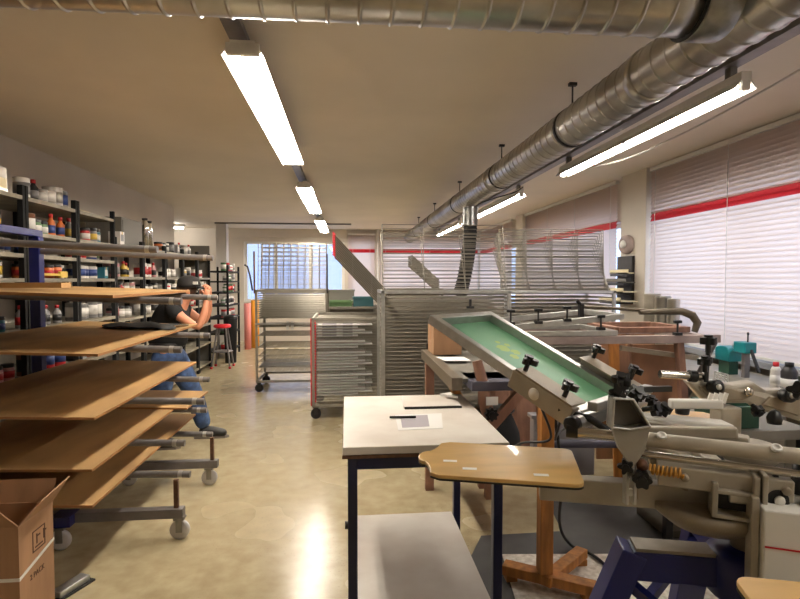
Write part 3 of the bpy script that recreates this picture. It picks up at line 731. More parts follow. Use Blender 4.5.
# fingers: four and a thumb on each hand, curled towards the face
def fingers(base, wrist, sgn):
    bx, by, bz = V[base]
    for k in range(4):
        dx = -.018+.012*k
        i0 = len(V); L = (.030,.036,.034,.026)[k]
        V.extend([(bx+dx, by+.010*sgn, bz+.03), (bx+dx-.012, by+.018*sgn, bz+.03+L), (bx+dx-.034, by+.02*sgn, bz+.035+L)])
        E_.extend([(base,i0),(i0,i0+1),(i0+1,i0+2)]); Rd.extend([.0085,.008,.007])
    i0 = len(V); V.extend([(bx-.035, by, bz+.005), (bx-.055, by+.004*sgn, bz+.025)]); E_.extend([(base,i0),(i0,i0+1)]); Rd.extend([.009,.008])
fingers(12, 11, 1); fingers(18, 17, -1)
skin('body', V, E_, Rd, M['skin'], t, 0, 2)
skin('shirt', [(-1.68,5.25,.87),(-1.675,5.25,1.04),(-1.66,5.25,1.18),(-1.615,5.25,1.30),(-1.58,5.25,1.345),(-1.61,5.09,1.285),(-1.50,5.05,1.20),(-1.61,5.41,1.285),(-1.52,5.45,1.21)],
     [(0,1),(1,2),(2,3),(3,4),(3,5),(5,6),(3,7),(7,8)], [(.175,.20),(.165,.19),(.16,.185),(.13,.15),.075,.085,.07,.085,.07], M['shirt'], t)
skin('trousers', [(-1.685,5.25,.985),(-1.69,5.25,.85),(-1.685,5.165,.80),(-1.715,5.13,.47),(-1.75,5.085,.09),(-1.66,5.335,.80),(-1.49,5.375,.47),(-1.39,5.40,.09)],
     [(0,1),(1,2),(2,3),(3,4),(1,5),(5,6),(6,7)], [(.16,.185),(.19,.20),.135,.092,.075,.125,.092,.075], M['jean'], t)
MB().lathe((-1.68,5.25,.925), [(.155,0),(.162,.006),(.162,.036),(.155,.042)], 24).build('belt', M['black'], t).scale = (1,1,1)
for x, y in ((-1.75,5.08),(-1.385,5.40)):
    s = skin('shoe', [(x-.07,y,.065),(x+.03,y,.062),(x+.13,y,.05),(x+.21,y,.04)], [(0,1),(1,2),(2,3)], [(.062,.066),(.06,.064),(.055,.05),(.052,.036)], M['shoe'], t)
    MB().prism([(x-.1,y-.035,0),(x+.06,y-.046,0),(x+.19,y-.035,0),(x+.225,y,0),(x+.19,y+.035,0),(x+.06,y+.046,0),(x-.1,y+.035,0)], (0,0,.022)).build('sole', M['sole'], t)
HX, HY, HZ = -1.47, 5.25, 1.475
capm = MB().lathe((HX-.01,HY,HZ+.0), [(.104,0),(.107,.03),(.1,.07),(.075,.098),(.03,.112),(.004,.114)], 22)
cp = capm.build('cap', M['capm'], t)
MB().prism([(HX+.06,HY-.085,HZ+.012),(HX+.15,HY-.07,HZ-.018),(HX+.185,HY,HZ-.026),(HX+.15,HY+.07,HZ-.018),(HX+.06,HY+.085,HZ+.012)], (0,0,.008)).build('brim', M['capm'], cp)
MB().box(HX+.055,HX+.095,HY-.105,HY-.088,HZ+.03,HZ+.055).build('badge', M['plast'], cp)
hr = MB().lathe((HX-.03,HY,HZ-.075), [(.06,0),(.088,.03),(.092,.085)], 18); hr.build('hair', M['hair'], t)
for sg in (-1, 1):
    MB().lathe((HX+.005,HY+sg*.088,HZ-.045), [(.006,-.026),(.017,-.015),(.02,.005),(.014,.022),(.004,.028)], 10).build('ear', M['skin'], t)
    MB().lathe((HX+.085,HY+sg*.033,HZ-.018), [(.002,-.008),(.008,-.003),(.008,.003),(.002,.008)], 8).build('eye', M['plast'], t)
MB().prism([(HX+.085,HY,HZ-.015),(HX+.118,HY,HZ-.052),(HX+.085,HY,HZ-.06)], (0,.016,0)).build('nose', M['skin'], t)
MB().tube([(HX+.078,HY-.025,HZ-.083),(HX+.090,HY,HZ-.081),(HX+.078,HY+.025,HZ-.083)], .006, 8).build('mouth', M['pink'], t)
# ------------------------------------------------------------------ white table
t = thing('work_table', 'white topped table with dark blue legs and low white shelf, in front centre', 'table', (.33,2.66,0))
x0, x1, y0, y1 = -.02, .675, 2.18, 3.14
MB().box(x0,x1,y0,y1,.835,.868).build('tabletop', M['ttop'], t, .004)
MB().box(x0-.002,x1+.002,y0-.002,y1+.002,.821,.835).build('edge_board', M['rust'], t)
lx = (x0+.04, x1-.04); ly = (y0+.045, y1-.06)
for x in lx:
    for y in ly: MB().box(x-.02,x+.02,y-.02,y+.02,0,.821).build('leg', M['tblue'], t, .003)
for y in ly: MB().box(lx[0],lx[1],y-.015,y+.015,.765,.813).build('apron', M['tblue'], t)
for x in lx: MB().box(x-.015,x+.015,ly[0],ly[1],.765,.813).build('apron', M['tblue'], t)
MB().box(lx[0]+.022,lx[1]-.022,y0+.02,y1-.02,.15,.17).build('low_shelf', M['ttop'], t)
for y in ly: MB().box(lx[0],lx[1],y-.012,y+.012,.12,.15).build('shelf_rail', M['tblue'], t)
MB().lathe((x0+.005,2.72,.30), [(.02,0),(.02,.03),(.01,.035)], 12, 'x').build('side_knob', M['black'], t)
zt = .868
mb = MB().prism([(.237,2.678,zt),(.477,2.695,zt),(.435,2.42,zt),(.228,2.408,zt)][::-1], (0,0,.0015))
mb.prism([(.262,2.655,zt+.0015),(.40,2.665,zt+.0015),(.378,2.455,zt+.0015),(.25,2.445,zt+.0015)][::-1], (0,0,.0006), 1)
tag(mb.build('printed_sheet', [M['paper'], M['print']]), 'white printed sheet lying on the white table under a black pen', 'sheet')
t = thing('pen', 'black pen lying across the printed sheet on the white table', 'pen', (.27,2.6,zt))
MB().tube([(.205,2.617,zt+.0075),(.315,2.612,zt+.0075)], .0055, 10).build('barrel', M['black'], t); MB().tube([(.305,2.612,zt+.0075),(.335,2.611,zt+.0075)], [.0062,.005], 10).build('pen_cap', M['cableb'], t)
t = thing('paper_stack', 'low stack of pale sheets with dark front edge at the table rear', 'papers', (.45,2.93,zt))
for k in range(4): MB().prism([(.305+.004*k,3.06,zt+.003*k),(.535,3.045,zt+.003*k),(.61-.004*k,2.815,zt+.003*k),(.295,2.805,zt+.003*k)], (0,0,.0028)).build('sheet', M['ttop'] if k % 2 else M['paper'], t)
MB().box(.30,.605,2.798,2.806,zt,zt+.011).build('edge_strip', M['dark'], t)
tag(MB().prism([(.53,3.05,zt+.0125),(.60,3.09,zt+.0125),(.62,2.98,zt+.0125)], (.0,.0,.012)).build('paper_scrap', M['paper']), 'folded paper scrap at the rear right corner of the white table', 'paper')
# ------------------------------------------------------------------ floor coverings
def flat(name, poly, z0, z1, m, label, cat): return tag(MB().prism([(x,y,z0) for x, y in poly], (0,0,z1-z0)).build(name, m), label, cat)
flat('floor_mat', [(1.55,4.05),(2.75,3.95),(2.9,1.2),(.55,1.2),(.44,2.53),(.67,2.88),(.80,3.14),(1.31,3.15),(1.38,3.55)], .0005, .006, M['mat'], 'dark grey matting on floor under the printing press', 'mat')
flat('cover_board', [(.86,2.90),(1.95,2.80),(2.3,1.75),(.70,1.75)], .0065, .013, M['dirty'], 'white paint spattered board lying on the dark matting under the press', 'board')
# ------------------------------------------------------------------ carousel printing press
HBX, HBY = 1.22, 1.52
t = press = thing('carousel_printing_press', 'beige manual carousel printing press on blue steel stand, filling the right foreground', 'printing press', (HBX,HBY,0))
def P(h, r, s, z):
    c, n = math.cos(R(h)), math.sin(R(h)); return Vector((HBX+c*r-n*s, HBY+n*r+c*s, z))
def rotz(h): return Matrix.Rotation(R(h), 3, 'Z')
# stand
for h in (165, 255, 345, 75):
    o = MB().beam(P(h,.05,0,.66), P(h,.34,0,.66), .09,.09).beam(P(h,.335,0,.70), P(h,.585,0,.045), .10,.075).build('stand_leg', M['blue'], t, .004)
    MB().beam(P(h,.10,0,.709), P(h,.33,0,.709), .078,.012).build('cap_plate', M['pressd'], o)
MB().lathe((HBX,HBY,.58), [(.10,0),(.11,.01),(.11,.13),(.08,.15)], 24).build('stand_hub', M['blue'], t)
for a, b in ((165,255),(255,345),(345,75),(75,165)):
    MB().beam(P(a,.36,0,.60), P(b,.36,0,.42), .03,.03).build('brace', M['blue'], t)
MB().lathe((HBX,HBY,.72), [(.045,0),(.045,.12),(.05,.12),(.05,.16)], 24).build('pivot_shaft', M['pressd'], t)
MB().lathe((1.12,1.56,.775), [(.05,.0),(.11,.015),(.155,.05),(.17,.066),(.17,.088),(.15,.09)], 40).build('turntable', M['pressd'], t)
MB().lathe((HBX,HBY,.855), [(.12,0),(.12,.02),(.07,.04),(.06,.15),(.05,.16)], 28).build('centre_column', M['press'], t)
# platens
def platen(h, r0, r1, hw, z, lat=0, stickers=(), armed=True):
    if armed: MB().obox(P(h,(r0+.16)*.5,lat*.4,z-.065), r0+.08, .055, .075, rotz(h)).build('platen_arm', M['press'], t, .004)
    L_ = r1-r0; poly = []
    def pt(r, s): poly.append(P(h, r, s+lat, z))
    def corner(r, s, dr, ds, q=.03):
        for k in range(5):
            a = k/4*PI/2; pt(r+dr*q*(1-math.sin(a)), s+ds*q*(1-math.cos(a)))
    # square inner end, necked outer end like a shirt board
    for k in range(6):
        a = k/5*PI/2; pt(r0+.03*(1-math.sin(a)), -hw+.03*(1-math.cos(a))) if False else None
    q = .03
    for k in range(5):
        a = PI/2*k/4; pt(r0+q-q*math.cos(a), -hw+q-q*math.sin(a))
    xs = r1-.09
    pt(xs, -hw); pt(xs+.03, -hw+.02); pt(xs+.038, -hw*.62); pt(xs+.05, -hw*.42)
    for k in range(9):
        a = -PI/2+PI*k/8; pt(r1-.03+.03*math.cos(a), .055*math.sin(a))
    pt(xs+.05, hw*.42); pt(xs+.038, hw*.62); pt(xs+.03, hw-.02); pt(xs, hw)
    for k in range(5):
        a = PI/2*k/4; pt(r0+q-q*math.sin(a), hw-q+q*math.cos(a))
    o = MB().prism(poly, (0,0,.012)).build('platen', M['plat'], t, .002)
    MB().prism([Vector((p.x*1,p.y*1,p.z-.006)) for p in poly], (0,0,.005)).build('rubber_pad', M['black'], o)
    for r, s, a in stickers:
        MB().obox(P(h,r,s+lat,z+.0125), .045, .018, .001, rotz(h+a)).build('white_sticker', M['paper'], o)
    return o
platen(163.5, .50, 1.02, .172, .938, 0, ((.909,.039,6),(.841,.10,4),(.622,.114,5)))
platen(253.5, .62, 1.14, .18, .938, -.10, (), False)
platen(73.5, .42, .90, .172, .938)
platen(343.5, .42, .90, .172, .938)
# upper head carousel
MB().lathe((HBX,HBY,1.0), [(.07,0),(.08,.01),(.08,.04),(.07,.05)], 30).build('head_turntable', M['press'], t)
def knob(c, n, s=.022, stem=.03, parent=None, lobes=3, nm='clamp_knob'):
    c = Vector(c); x, y, d = frame_of(n)
    mb = MB().tube([c, c+d*stem], s*.3, 8)
    q = []
    for k in range(lobes*8):
        a = 2*PI*k/(lobes*8); r = s*(.72+(.38 if lobes < 4 else .2 if lobes < 6 else .1)*math.cos(lobes*a)); q.append(c+d*stem+x*math.cos(a)*r+y*math.sin(a)*r)
    mb.prism(q, d*s*.7)
    mb.tube([c+d*(stem+s*.6), c+d*(stem+s*.95)], s*.42, 10)
    return mb.build(nm, M['black'], parent or t)
# arm that carries the raised green screen
O = Vector((.351,2.273,1.40)); WV = Vector((.809,.588,0)).normalized()
E0 = Vector((.588*math.cos(R(23)),-.809*math.cos(R(23)),-math.sin(R(23)))).normalized(); NV = WV.cross(E0)*-1
if NV.z < 0: NV = -NV
def F(a, b, c=0): return O+WV*a+E0*b+NV*c
RS = Matrix((WV, E0, NV)).transposed()
def fbox(mb, a0, a1, b0, b1, c0, c1, mi=0): return mb.obox(F((a0+a1)/2,(b0+b1)/2,(c0+c1)/2), a1-a0, b1-b0, c1-c0, RS, mi)
SW, SLN = .41, .75
for s_, nm in ((0,1),(1,1)):
    a = -.052 if s_ == 0 else SW+.012
    o = fbox(MB(), a, a+.04, .50, .76, -.04 if s_ == 0 else -.025, .03).build('screen_clamp', M['press'] if s_ == 0 else M['greyw'], t, .004)
    MB().lathe(F(a-.001 if s_ == 0 else a+.041, .61, -.006), [(.02,-.002),(.022,.002)], 20, WV).build('round_plate', M['plast'], o)
    fbox(MB(), a+(.0 if s_==0 else -.05), a+(.09 if s_==0 else .04), (.51), .75, .03, .037).build('clamp_lip', M['pressd'], o)
    for b in (.53, .70): knob(F(a+.03, b, .037), NV, .03, .03, o)
MB().tube([F(-.07,.785,-.005), F(SW+.06,.785,-.005)], .024, 16).build('cross_tube', M['alu'], t)
MB().lathe(F(-.09,.785,-.005), [(.022,0),(.026,.004),(.026,.03)], 16, WV).build('tube_plug', M['black'], t)
MB().beam(F(.0,.79,.05), F(SW+.0,.79,.055), .035,.03).build('tilt_bar', M['alu'], t, .004)
MB().beam(F(SW/2-.03,.80,-.03), (HBX,HBY,1.05), .05,.04).build('head_arm', M['press'], t, .006)
MB().beam(F(.06,.80,-.05), (HBX-.03,HBY+.01,1.08), .03,.035).build('head_arm', M['press'], t, .006)
MB().lathe(F(.10,.84,.03), [(.03,0),(.036,.02),(.02,.05)], 14, WV).build('pivot_cap', M['black'], t)
knob(F(.2,.85,.04), (-.3,-.4,1), .032, .05, None, 5); knob(F(.27,.90,.02), (.2,-.6,1), .034, .04, None, 5)
# foreground print arm with long tube
TL, TR = Vector((.70,1.645,1.068)), Vector((1.46,1.262,1.055)); TD = (TR-TL).normalized()
def T_(s): return TL+TD*s
arm = MB().tube([T_(.19), T_(.86)], .0225, 20).build('arm_tube', M['press'], t)
MB().tube([T_(0.02), T_(.2)], .017, 16).build('inner_tube', M['chrome'], arm)
MB().tube([T_(-.005), T_(.03)], .021, 14).build('tube_plug', M['black'], arm)
for s_ in (.27, .56):
    MB().lathe(T_(s_)+Vector((-.007,-.010,.017)), [(.014,0),(.014,.008),(.009,.008),(.009,.004)], 16, (-.25,-.5,1)).build('bolt', M['plast'], arm)
MB().tube([T_(.20)+Vector((0,-.0,-.045)), T_(.62)+Vector((0,0,-.05))], .012, 10).build('guide_rod', M['chrome'], arm)
br = MB(); RT = Matrix((TD, TD.cross(Vector((0,0,1))).normalized(), TD.cross(Vector((0,0,1))).cross(TD))).transposed()
def tb(mb, s0, s1, d0, d1, z0, z1):
    c = T_((s0+s1)/2)+RT.col[1]*(d0+d1)/2+RT.col[2]*(z0+z1)/2
    return mb.obox(c, s1-s0, d1-d0, z1-z0, RT)
# hollow channel bracket seen from its open side
bp_ = [Vector(p) for p in ((.783,1.512,1.199),(.839,1.506,1.196),(.888,1.499,1.117),(.83,1.504,1.108),(.777,1.509,1.114))]
ch = MB()
for k in range(5): ch.prism([bp_[k], bp_[(k+1)%5], bp_[(k+1)%5]+Vector((0,.004,-.004)), bp_[k]+Vector((0,.004,-.004))], (.008,.05,0))
for k in range(5): ch.tube([bp_[k], bp_[(k+1)%5]], .0042, 6)
b_ = ch.build('channel_bracket', M['alu'], t)
MB().prism([p+Vector((.006,.04,0)) for p in bp_], (.001,.006,0)).build('inner_plate', M['grill'], b_)
MB().prism([(.781,1.515,1.11),(.888,1.499,1.113),(.877,1.504,1.045),(.842,1.506,.99),(.80,1.512,1.05)], (.003,.02,0)).build('side_flap', M['greyw'], b_)
knob(T_(.17)+RT.col[1]*.045+RT.col[2]*-.07, RT.col[1], .026, .012, None, 5)
# slotted upright below the bracket
v = MB(); x, y = .845, 1.53
v.box(x-.016,x-.008,y-.012,y+.012,.875,1.045).box(x+.008,x+.016,y-.012,y+.012,.875,1.045)
for z in (.90,.96,1.01): v.box(x-.01,x+.01,y-.006,y+.006,z,z+.02)
v.build('slotted_upright', M['alu'], t)
MB().box(.90,.925,1.585,1.61,.86,.97).build('height_gauge', M['pressd'], t, .003)
# lower channel body with a window, springs and knob
bd = MB(); tb(bd,.26,.60,-.05,.03,-.125,-.065); bo = bd.build('arm_channel', M['press'], t, .004)
for s_ in (.33,.58): MB().lathe(T_(s_)+RT.col[1]*.034+RT.col[2]*-.09, [(.012,0),(.012,.006),(.006,.008)], 14, RT.col[1]).build('bolt', M['pressd'], bo)
wn = MB()
for a in ((.40,.415,-.19,-.09),(.50,.515,-.20,-.06),(.40,.515,-.12,-.108),(.40,.515,-.19,-.178)): tb(wn,a[0],a[1],-.02,.05,a[2],a[3])
tb(wn,.40,.515,-.02,-.012,-.19,-.1)
wn.build('window_plate', M['press'], t, .003)
tb(MB(),.418,.497,.0,.006,-.176,-.122).build('dark_insert', M['dark'], t)
tb(MB(),.52,.533,-.03,.055,-.24,-.05).build('end_plate', M['press'], t, .003)
pts = [T_(.235+.0011*k)+RT.col[1]*(.045+.013*math.cos(k*.62))+RT.col[2]*(-.075+.013*math.sin(k*.62)) for k in range(82)]
MB().tube(pts, .0036, 6).build('coil_spring', M['spring'], t)
knob(T_(.215)+RT.col[1]*.03+RT.col[2]*-.10, RT.col[1], .034, .03, None, 6, 'star_knob')
MB().lathe(T_(.215)+RT.col[1]*.03+RT.col[2]*-.065, [(.016,0),(.016,.03)], 14, RT.col[1]).build('copper_nut', M['rust'], t)
MB().prism([(.91,1.565,1.05),(1.047,1.546,1.005),(1.194,1.528,.91),(1.194,1.527,.868),(1.047,1.543,.89),(.935,1.557,.955)], (.03,.07,0)).build('cast_wedge', M['pressd'], t, .006)
# white control box at the right with rollers on top
w = MB().obox((1.30,1.30,.80), .36,.10,.26, rotz(-25)).build('control_box', M['white'], t, .005)
for z in (.74,.83): MB().obox((1.279,1.252,z), .355,.003,.004, rotz(-25)).build('panel_seam', M['red'] if z > .8 else M['dark'], w)
MB().obox((1.128,1.385,.80), .02,.06,.30, rotz(-25)).build('front_plate', M['press'], t, .003)
MB().tube([(1.15,1.37,.69),(1.13,1.15,.72),(1.05,.85,.92)], .018, 10).build('support_arm', M['press'], t)
for c in ((1.195,1.385,.94),(1.265,1.345,.93)):
    o = MB().lathe(c, [(.024,0),(.028,.004),(.028,.022),(.022,.026)], 20, (-.35,-1,0)).build('roller', M['rubber'], t)
    MB().lathe(Vector(c)+Vector((-.009,-.026,0)), [(.014,0),(.012,.006),(.005,.007)], 16, (-.35,-1,0)).build('roller_hub', M['plast'], o)
MB().lathe((1.285,1.40,.945), [(.05,0),(.055,.015),(.03,.04),(.022,.06),(.022,.09)], 18).build('adjuster', M['black'], t)
MB().lathe((1.285,1.40,1.0), [(.02,0),(.02,.035)], 16).build('threaded_collar', M['spring'], t)
knob((1.21,1.42,.985), (-.3,-.9,0), .02, .02, None, 4)
MB().obox((1.24,1.42,.93), .28,.12,.04, rotz(-25)).build('roller_bed', M['alu'], t, .004)
# second, cast arm behind the tube
poly = [(1.20,1.878,1.158),(1.275,1.871,1.075),(1.428,1.853,1.078),(1.47,1.848,1.05),(1.557,1.838,1.03),(1.80,1.81,.95),(1.95,1.79,.93),(1.95,1.79,1.10),(1.668,1.832,1.123),(1.5,1.855,1.125),(1.45,1.855,1.155),(1.373,1.861,1.145),(1.27,1.871,1.165)]
ca = MB().prism(poly, (.02,.07,0)).build('cast_arm', M['press'], t, .010); ca.location = (.055,0,.012)
_ca = ca.location.copy(); ca.location = (0,0,0)
MB().prism([(1.24,1.866,1.145),(1.285,1.860,1.09),(1.40,1.846,1.092),(1.44,1.843,1.11),(1.36,1.853,1.135)], (.0,.012,0)).build('cast_rib', M['pressd'], ca, .004)
MB().prism([(1.47,1.838,1.075),(1.60,1.823,1.035),(1.66,1.818,1.06),(1.62,1.823,1.10),(1.50,1.836,1.105)], (.0,.012,0)).build('cast_rib', M['pressd'], ca, .004)
MB().tube([(1.10,1.89,1.187),(1.26,1.88,1.176)], .015, 14).build('arm_end_tube', M['chrome'], ca)
MB().tube([(1.21,1.882,1.18),(1.235,1.881,1.178)], .022, 14).build('tube_collar', M['black'], ca)
for c in ((1.285,1.845,1.145),(1.545,1.815,1.115)):
    o = MB().lathe(c, [(.022,-.02),(.026,-.01),(.026,.02),(.018,.026)], 16, (-.1,-1,.15)).build('bumper', M['black'], ca)
    MB().lathe(Vector(c)+Vector((-.002,-.027,.004)), [(.011,0),(.009,.004)], 12, (-.1,-1,.15)).build('bumper_pin', M['alu'], o)
MB().lathe((1.415,1.838,1.125), [(.018,0),(.012,.006)], 16, (-.1,-1,.2)).build('recess_ring', M['chrome'], ca)
MB().tube([(1.262,1.86,1.16),(1.268,1.86,1.30)], .008, 8).build('threaded_stem', M['dark'], ca)
knob((1.268,1.86,1.27), (0,0,1), .036, .03, ca, 4); knob((1.25,1.85,1.20), (-.1,-.1,1), .032, .03, ca, 4)
knob((1.40,1.80,1.085), (0,-.8,-.5), .028, .02, ca, 6)
ca.location = _ca
MB().box(1.36,1.44,1.83,1.9,.90,1.08).build('arm_post', M['press'], t, .006)
for c in ((1.18,1.79,1.075),(1.49,1.74,1.045)):
    MB().lathe(c, [(.022,0),(.025,.02),(.016,.042),(.005,.05)], 16).build('black_cap', M['black'], t)
knob((1.585,1.745,1.15), (-.6,-.5,.3), .035, .03, None, 4)
# black clamps crowding the middle of the head
for c, n, s in (((.86,1.62,1.20),(-.2,-.5,1),.034),((.83,1.58,1.185),(-.4,-.8,.6),.03),((.90,1.63,1.165),(.1,-.7,.7),.032),((.93,1.61,1.14),(.4,-.8,.3),.028),((1.0,1.7,1.12),(.0,-.5,1),.022)):
    knob(c, n, s, .03, None, 5)
MB().beam((.99,1.84,1.155),(1.18,1.86,1.15), .016,.02).build('clamp_bar', M['black'], t)
MB().beam((.98,1.76,1.075),(1.30,1.72,1.045), .08,.03).build('head_plate', M['white'], t, .005)
MB().tube([(.70,1.72,1.12),(.78,1.66,1.10),(.84,1.64,1.06)], .012, 8).build('air_line', M['black'], t)
# the screen itself
t = thing('printing_screen', 'aluminium framed screen with green mesh, clamped tilted up on the press', 'screen', F(SW/2,SLN/2,0))
fb = MB()
fbox(fb,0,.035,0,SLN,-.04,0); fbox(fb,SW-.035,SW,0,SLN,-.04,0); fbox(fb,.035,SW-.035,0,.035,-.04,0); fbox(fb,.035,SW-.035,SLN-.035,SLN,-.04,0)
fb.build('frame', M['alu'], t, .003)
fm = MB(); fbox(fm,.03,SW-.03,.03,SLN-.03,-.038,-.035); mesh_o = fm.build('mesh', M['green'], t)
ym = MB()
for a, b, r in ((.20,.27,.03),(.235,.31,.022),(.19,.34,.02),(.25,.25,.014),(.22,.22,.012)):
    pl = [F(a+r*math.cos(k*PI/6)*(1+.3*math.sin(3*k)), b+r*math.sin(k*PI/6), -.0348) for k in range(12)]; ym.add(pl, [list(range(12))])
ym.build('printed_motif', M['yell'], mesh_o)
# squeegee tools lying on the press head
t = thing('white_comb_tool', 'white toothed plastic tool resting on the press behind the long tube', 'tool', (1.16,1.70,1.095))
mb = MB().obox((1.16,1.69,1.134), .17,.035,.03, rotz(-8))
mb.build('body', M['white'], t, .006); cm = MB()
for k in range(4): cm.beam((1.20+.018*k,1.683,1.135),(1.212+.018*k,1.683,1.17), .007,.012)
cm.build('teeth', M['white'], t)
crate('small dark green crate behind the press arms', 1.86,2.06,2.50,2.72,.801,.915, 'greend')
MBt = thing('equipment_cart', 'low grey equipment cart carrying the dark green crate behind the press', 'cart', (2.05,2.69,.006))
MB().box(1.80,2.32,2.46,2.92,.75,.80).build('top', M['grill'], MBt, .004)
for x in (1.83,2.29):
    for y in (2.49,2.89): MB().box(x-.02,x+.02,y-.02,y+.02,.0135,.75).build('leg', M['dark'], MBt)
MB().box(1.82,2.30,2.48,2.90,.3,.33).build('shelf', M['grill'], MBt)
# ------------------------------------------------------------------ wooden stand
t = thing('wooden_stand', 'orange pine post standing on crossed wooden feet under the press', 'stand', (.975,2.56,.013))
MB().box(.943,1.008,2.527,2.593,.0925,1.04).build('post', M['wood'], t, .004)
MB().beam((.80,2.67,.068),(1.18,2.43,.068), .075,.05).build('foot_beam', M['wood'], t, .004)
MB().beam((.96,2.515,.068),(1.27,2.78,.068), .065,.048).build('foot_beam', M['wood'], t, .004)
for x, y in ((.83,2.65),(1.15,2.45),(1.25,2.76)): MB().box(x-.028,x+.028,y-.028,y+.028,.013,.045).build('foot_pad', M['wood'], t)
cable('power_cable', [(1.06,2.72,1.02),(1.10,2.75,.80),(1.145,2.765,.5),(1.17,2.85,.2),(1.27,2.93,.03),(1.345,2.82,.027),(1.36,2.66,.025),(1.27,2.50,.025),(1.2,2.40,.025),(1.13,2.25,.025)], .009, M['cableb'], 'black power cable hanging behind the platen and snaking across the floor')
for pts, l in (([(.72,1.95,1.08),(.80,2.05,.92),(.74,2.2,.86),(.73,2.32,.80)], 'black thin cable drooping left under the screen clamp'), ([(.785,1.90,1.05),(.84,2.1,.90),(.95,2.3,.88),(1.15,2.4,.94)], 'black thin cable drooping right under the screen clamp')):
    cable('thin_cable', pts, .005, M['cableb'], l)
# ------------------------------------------------------------------ wooden trestle bench behind the white table
t = thing('trestle_bench', 'old bench with reddish wooden trestle and dark steel top, behind the white table', 'bench', (.75,3.4,0))
MB().box(.56,.62,2.85,4.05,.95,1.02).build('side_channel', M['joint'], t, .003)
MB().box(.62,1.05,2.9,4.05,.985,1.005).build('top', M['grill'], t)
MB().box(.66,1.02,2.80,3.10,.955,1.005).build('vise_plate', M['purple'], t, .004)
MB().tube([(.70,2.86,1.11),(.73,2.84,.98),(.745,2.83,.86),(.78,2.83,.76)], [.028,.032,.036,.034], 8).build('leg', M['wood2'], t)
MB().beam((.94,2.83,.945),(.76,2.82,.75), .04,.05).build('strut', M['wood2'], t)
MB().beam((.62,3.4,.97),(.72,3.4,.78), .08,.05).build('strut', M['wood'], t)
for x, y in ((.6,3.9),(1.0,3.9),(1.0,3.7)): MB().box(x-.03,x+.03,y-.03,y+.03,0,.985).build('leg', M['wood2'], t)
MB().box(.62,1.12,3.2,3.86,.40,.42).build('low_shelf', M['wood2'], t); MB().box(.6,1.0,3.86,3.93,.3,.36).build('stretcher', M['wood2'], t)
k = knob((.755,2.80,.84), (0,-1,0), .045, .02, t, 8, 'star_knob')
MB().box(.735,.80,2.795,2.798,.88,.925).build('paper_tag', M['paper'], t)
MB().lathe((.925,2.81,.935), [(.014,0),(.014,.01)], 14, 'y').build('bolt', M['rust'], t)
t = thing('carton', 'small brown carton on the trestle bench behind the raised screen', 'box', (.70,3.85,1.02))
MB().box(.60,.80,3.72,3.98,1.021,1.235).build('body', M['card'], t, .003); MB().box(.598,.802,3.83,3.87,1.12,1.237).build('tape', M['cardin'], t)
tag(MB().prism([(.60,3.62,1.022),(.79,3.60,1.022),(.80,3.42,1.022),(.63,3.44,1.022)][::-1], (0,0,.002)).build('paper_sheet', M['paper']), 'white paper sheet lying on the trestle bench before the carton', 'paper')
t = thing('refuse_sack', 'black sack slumped on the low shelf of the trestle bench', 'sack', (.95,3.4,.421))
MB().lathe((.95,3.40,.421), [(.14,0),(.17,.06),(.16,.15),(.13,.22),(.11,.26),(.12,.28)], 14).build('bag', M['shirt'], t); MB().lathe((.95,3.40,.70), [(.125,0),(.13,.012),(.125,.02)], 14).build('rim', M['black'], t)
# ------------------------------------------------------------------ screen table and stacked frames at right
t = thing('frame_table', 'long table of pale pinkish beams with slanting legs, holding loose screen frames', 'table', (1.9,3.7,0))
MB().box(1.15,2.62,3.55,3.60,1.105,1.16).build('front_beam', M['pinkwood'], t, .004)
MB().box(1.15,2.62,4.2,4.25,1.105,1.16).build('rear_beam', M['pinkwood'], t, .004)
for x in (1.18,1.9,2.58): MB().box(x-.03,x+.03,3.60,4.2,1.11,1.15).build('cross_beam', M['pinkwood'], t)
for x0, x1 in ((1.30,1.36),(2.32,2.44)):
    for y in (3.575,4.225): MB().beam((x0,y,1.11),(x1,y,0), .05,.05).build('leg', M['wood2'], t, .003)
MB().beam((2.60,3.575,1.12),(2.60,4.2,.2), .025,.025).build('brace', M['pipe'], t)
def loose_frame(label, x0, x1, y0, y1, z, m, w=.04, h=.03, dz=0, group='loose screen frames on the beam table'):
    t = thing('screen_frame', label, 'frame', ((x0+x1)/2,(y0+y1)/2,z), group)
    def bar(p, q): MB().beam(p, q, w, h).build('bar', M[m], t, .003)
    bar((x0,y0,z+h/2),(x1,y0,z+h/2+dz)); bar((x0,y1,z+h/2),(x1,y1,z+h/2+dz)); bar((x0,y0,z+h/2),(x0,y1,z+h/2)); bar((x1,y0,z+h/2+dz),(x1,y1,z+h/2+dz))
    return t
loose_frame('bright bluish aluminium screen frame lying lowest on the pinkish beam table', 1.17,1.85,3.57,4.1,1.162,'alu',.04,.035)
loose_frame('grey aluminium screen frame resting tilted on the bright one', 1.14,1.92,3.62,4.2,1.2,'alu',.045,.04,.07)
loose_frame('reddish wooden screen frame behind the metal ones on the beam table', 1.97,2.5,3.75,4.22,1.162,'wood2',.05,.04)
t = thing('bar_clamp', 'long black bar clamp with curved jaw lying over the stacked screen frames', 'clamp', (2.0,3.5,1.3))
MB().tube([(1.56,3.48,1.37),(2.30,3.42,1.325)], .011, 10).build('bar', M['joint'], t)
MB().tube([(1.95,3.44,1.33),(2.12,3.44,1.335),(2.24,3.42,1.335),(2.30,3.40,1.31),(2.33,3.39,1.26),(2.31,3.39,1.20)], [.016,.022,.024,.028,.026,.02], 10).build('jaw', M['joint'], t)
MB().box(1.545,1.575,3.465,3.495,1.30,1.385).build('fixed_head', M['black'], t)
MB().tube([(1.555,3.48,1.385),(1.53,3.48,1.41)], .012, 8).build('handle', M['black'], t)
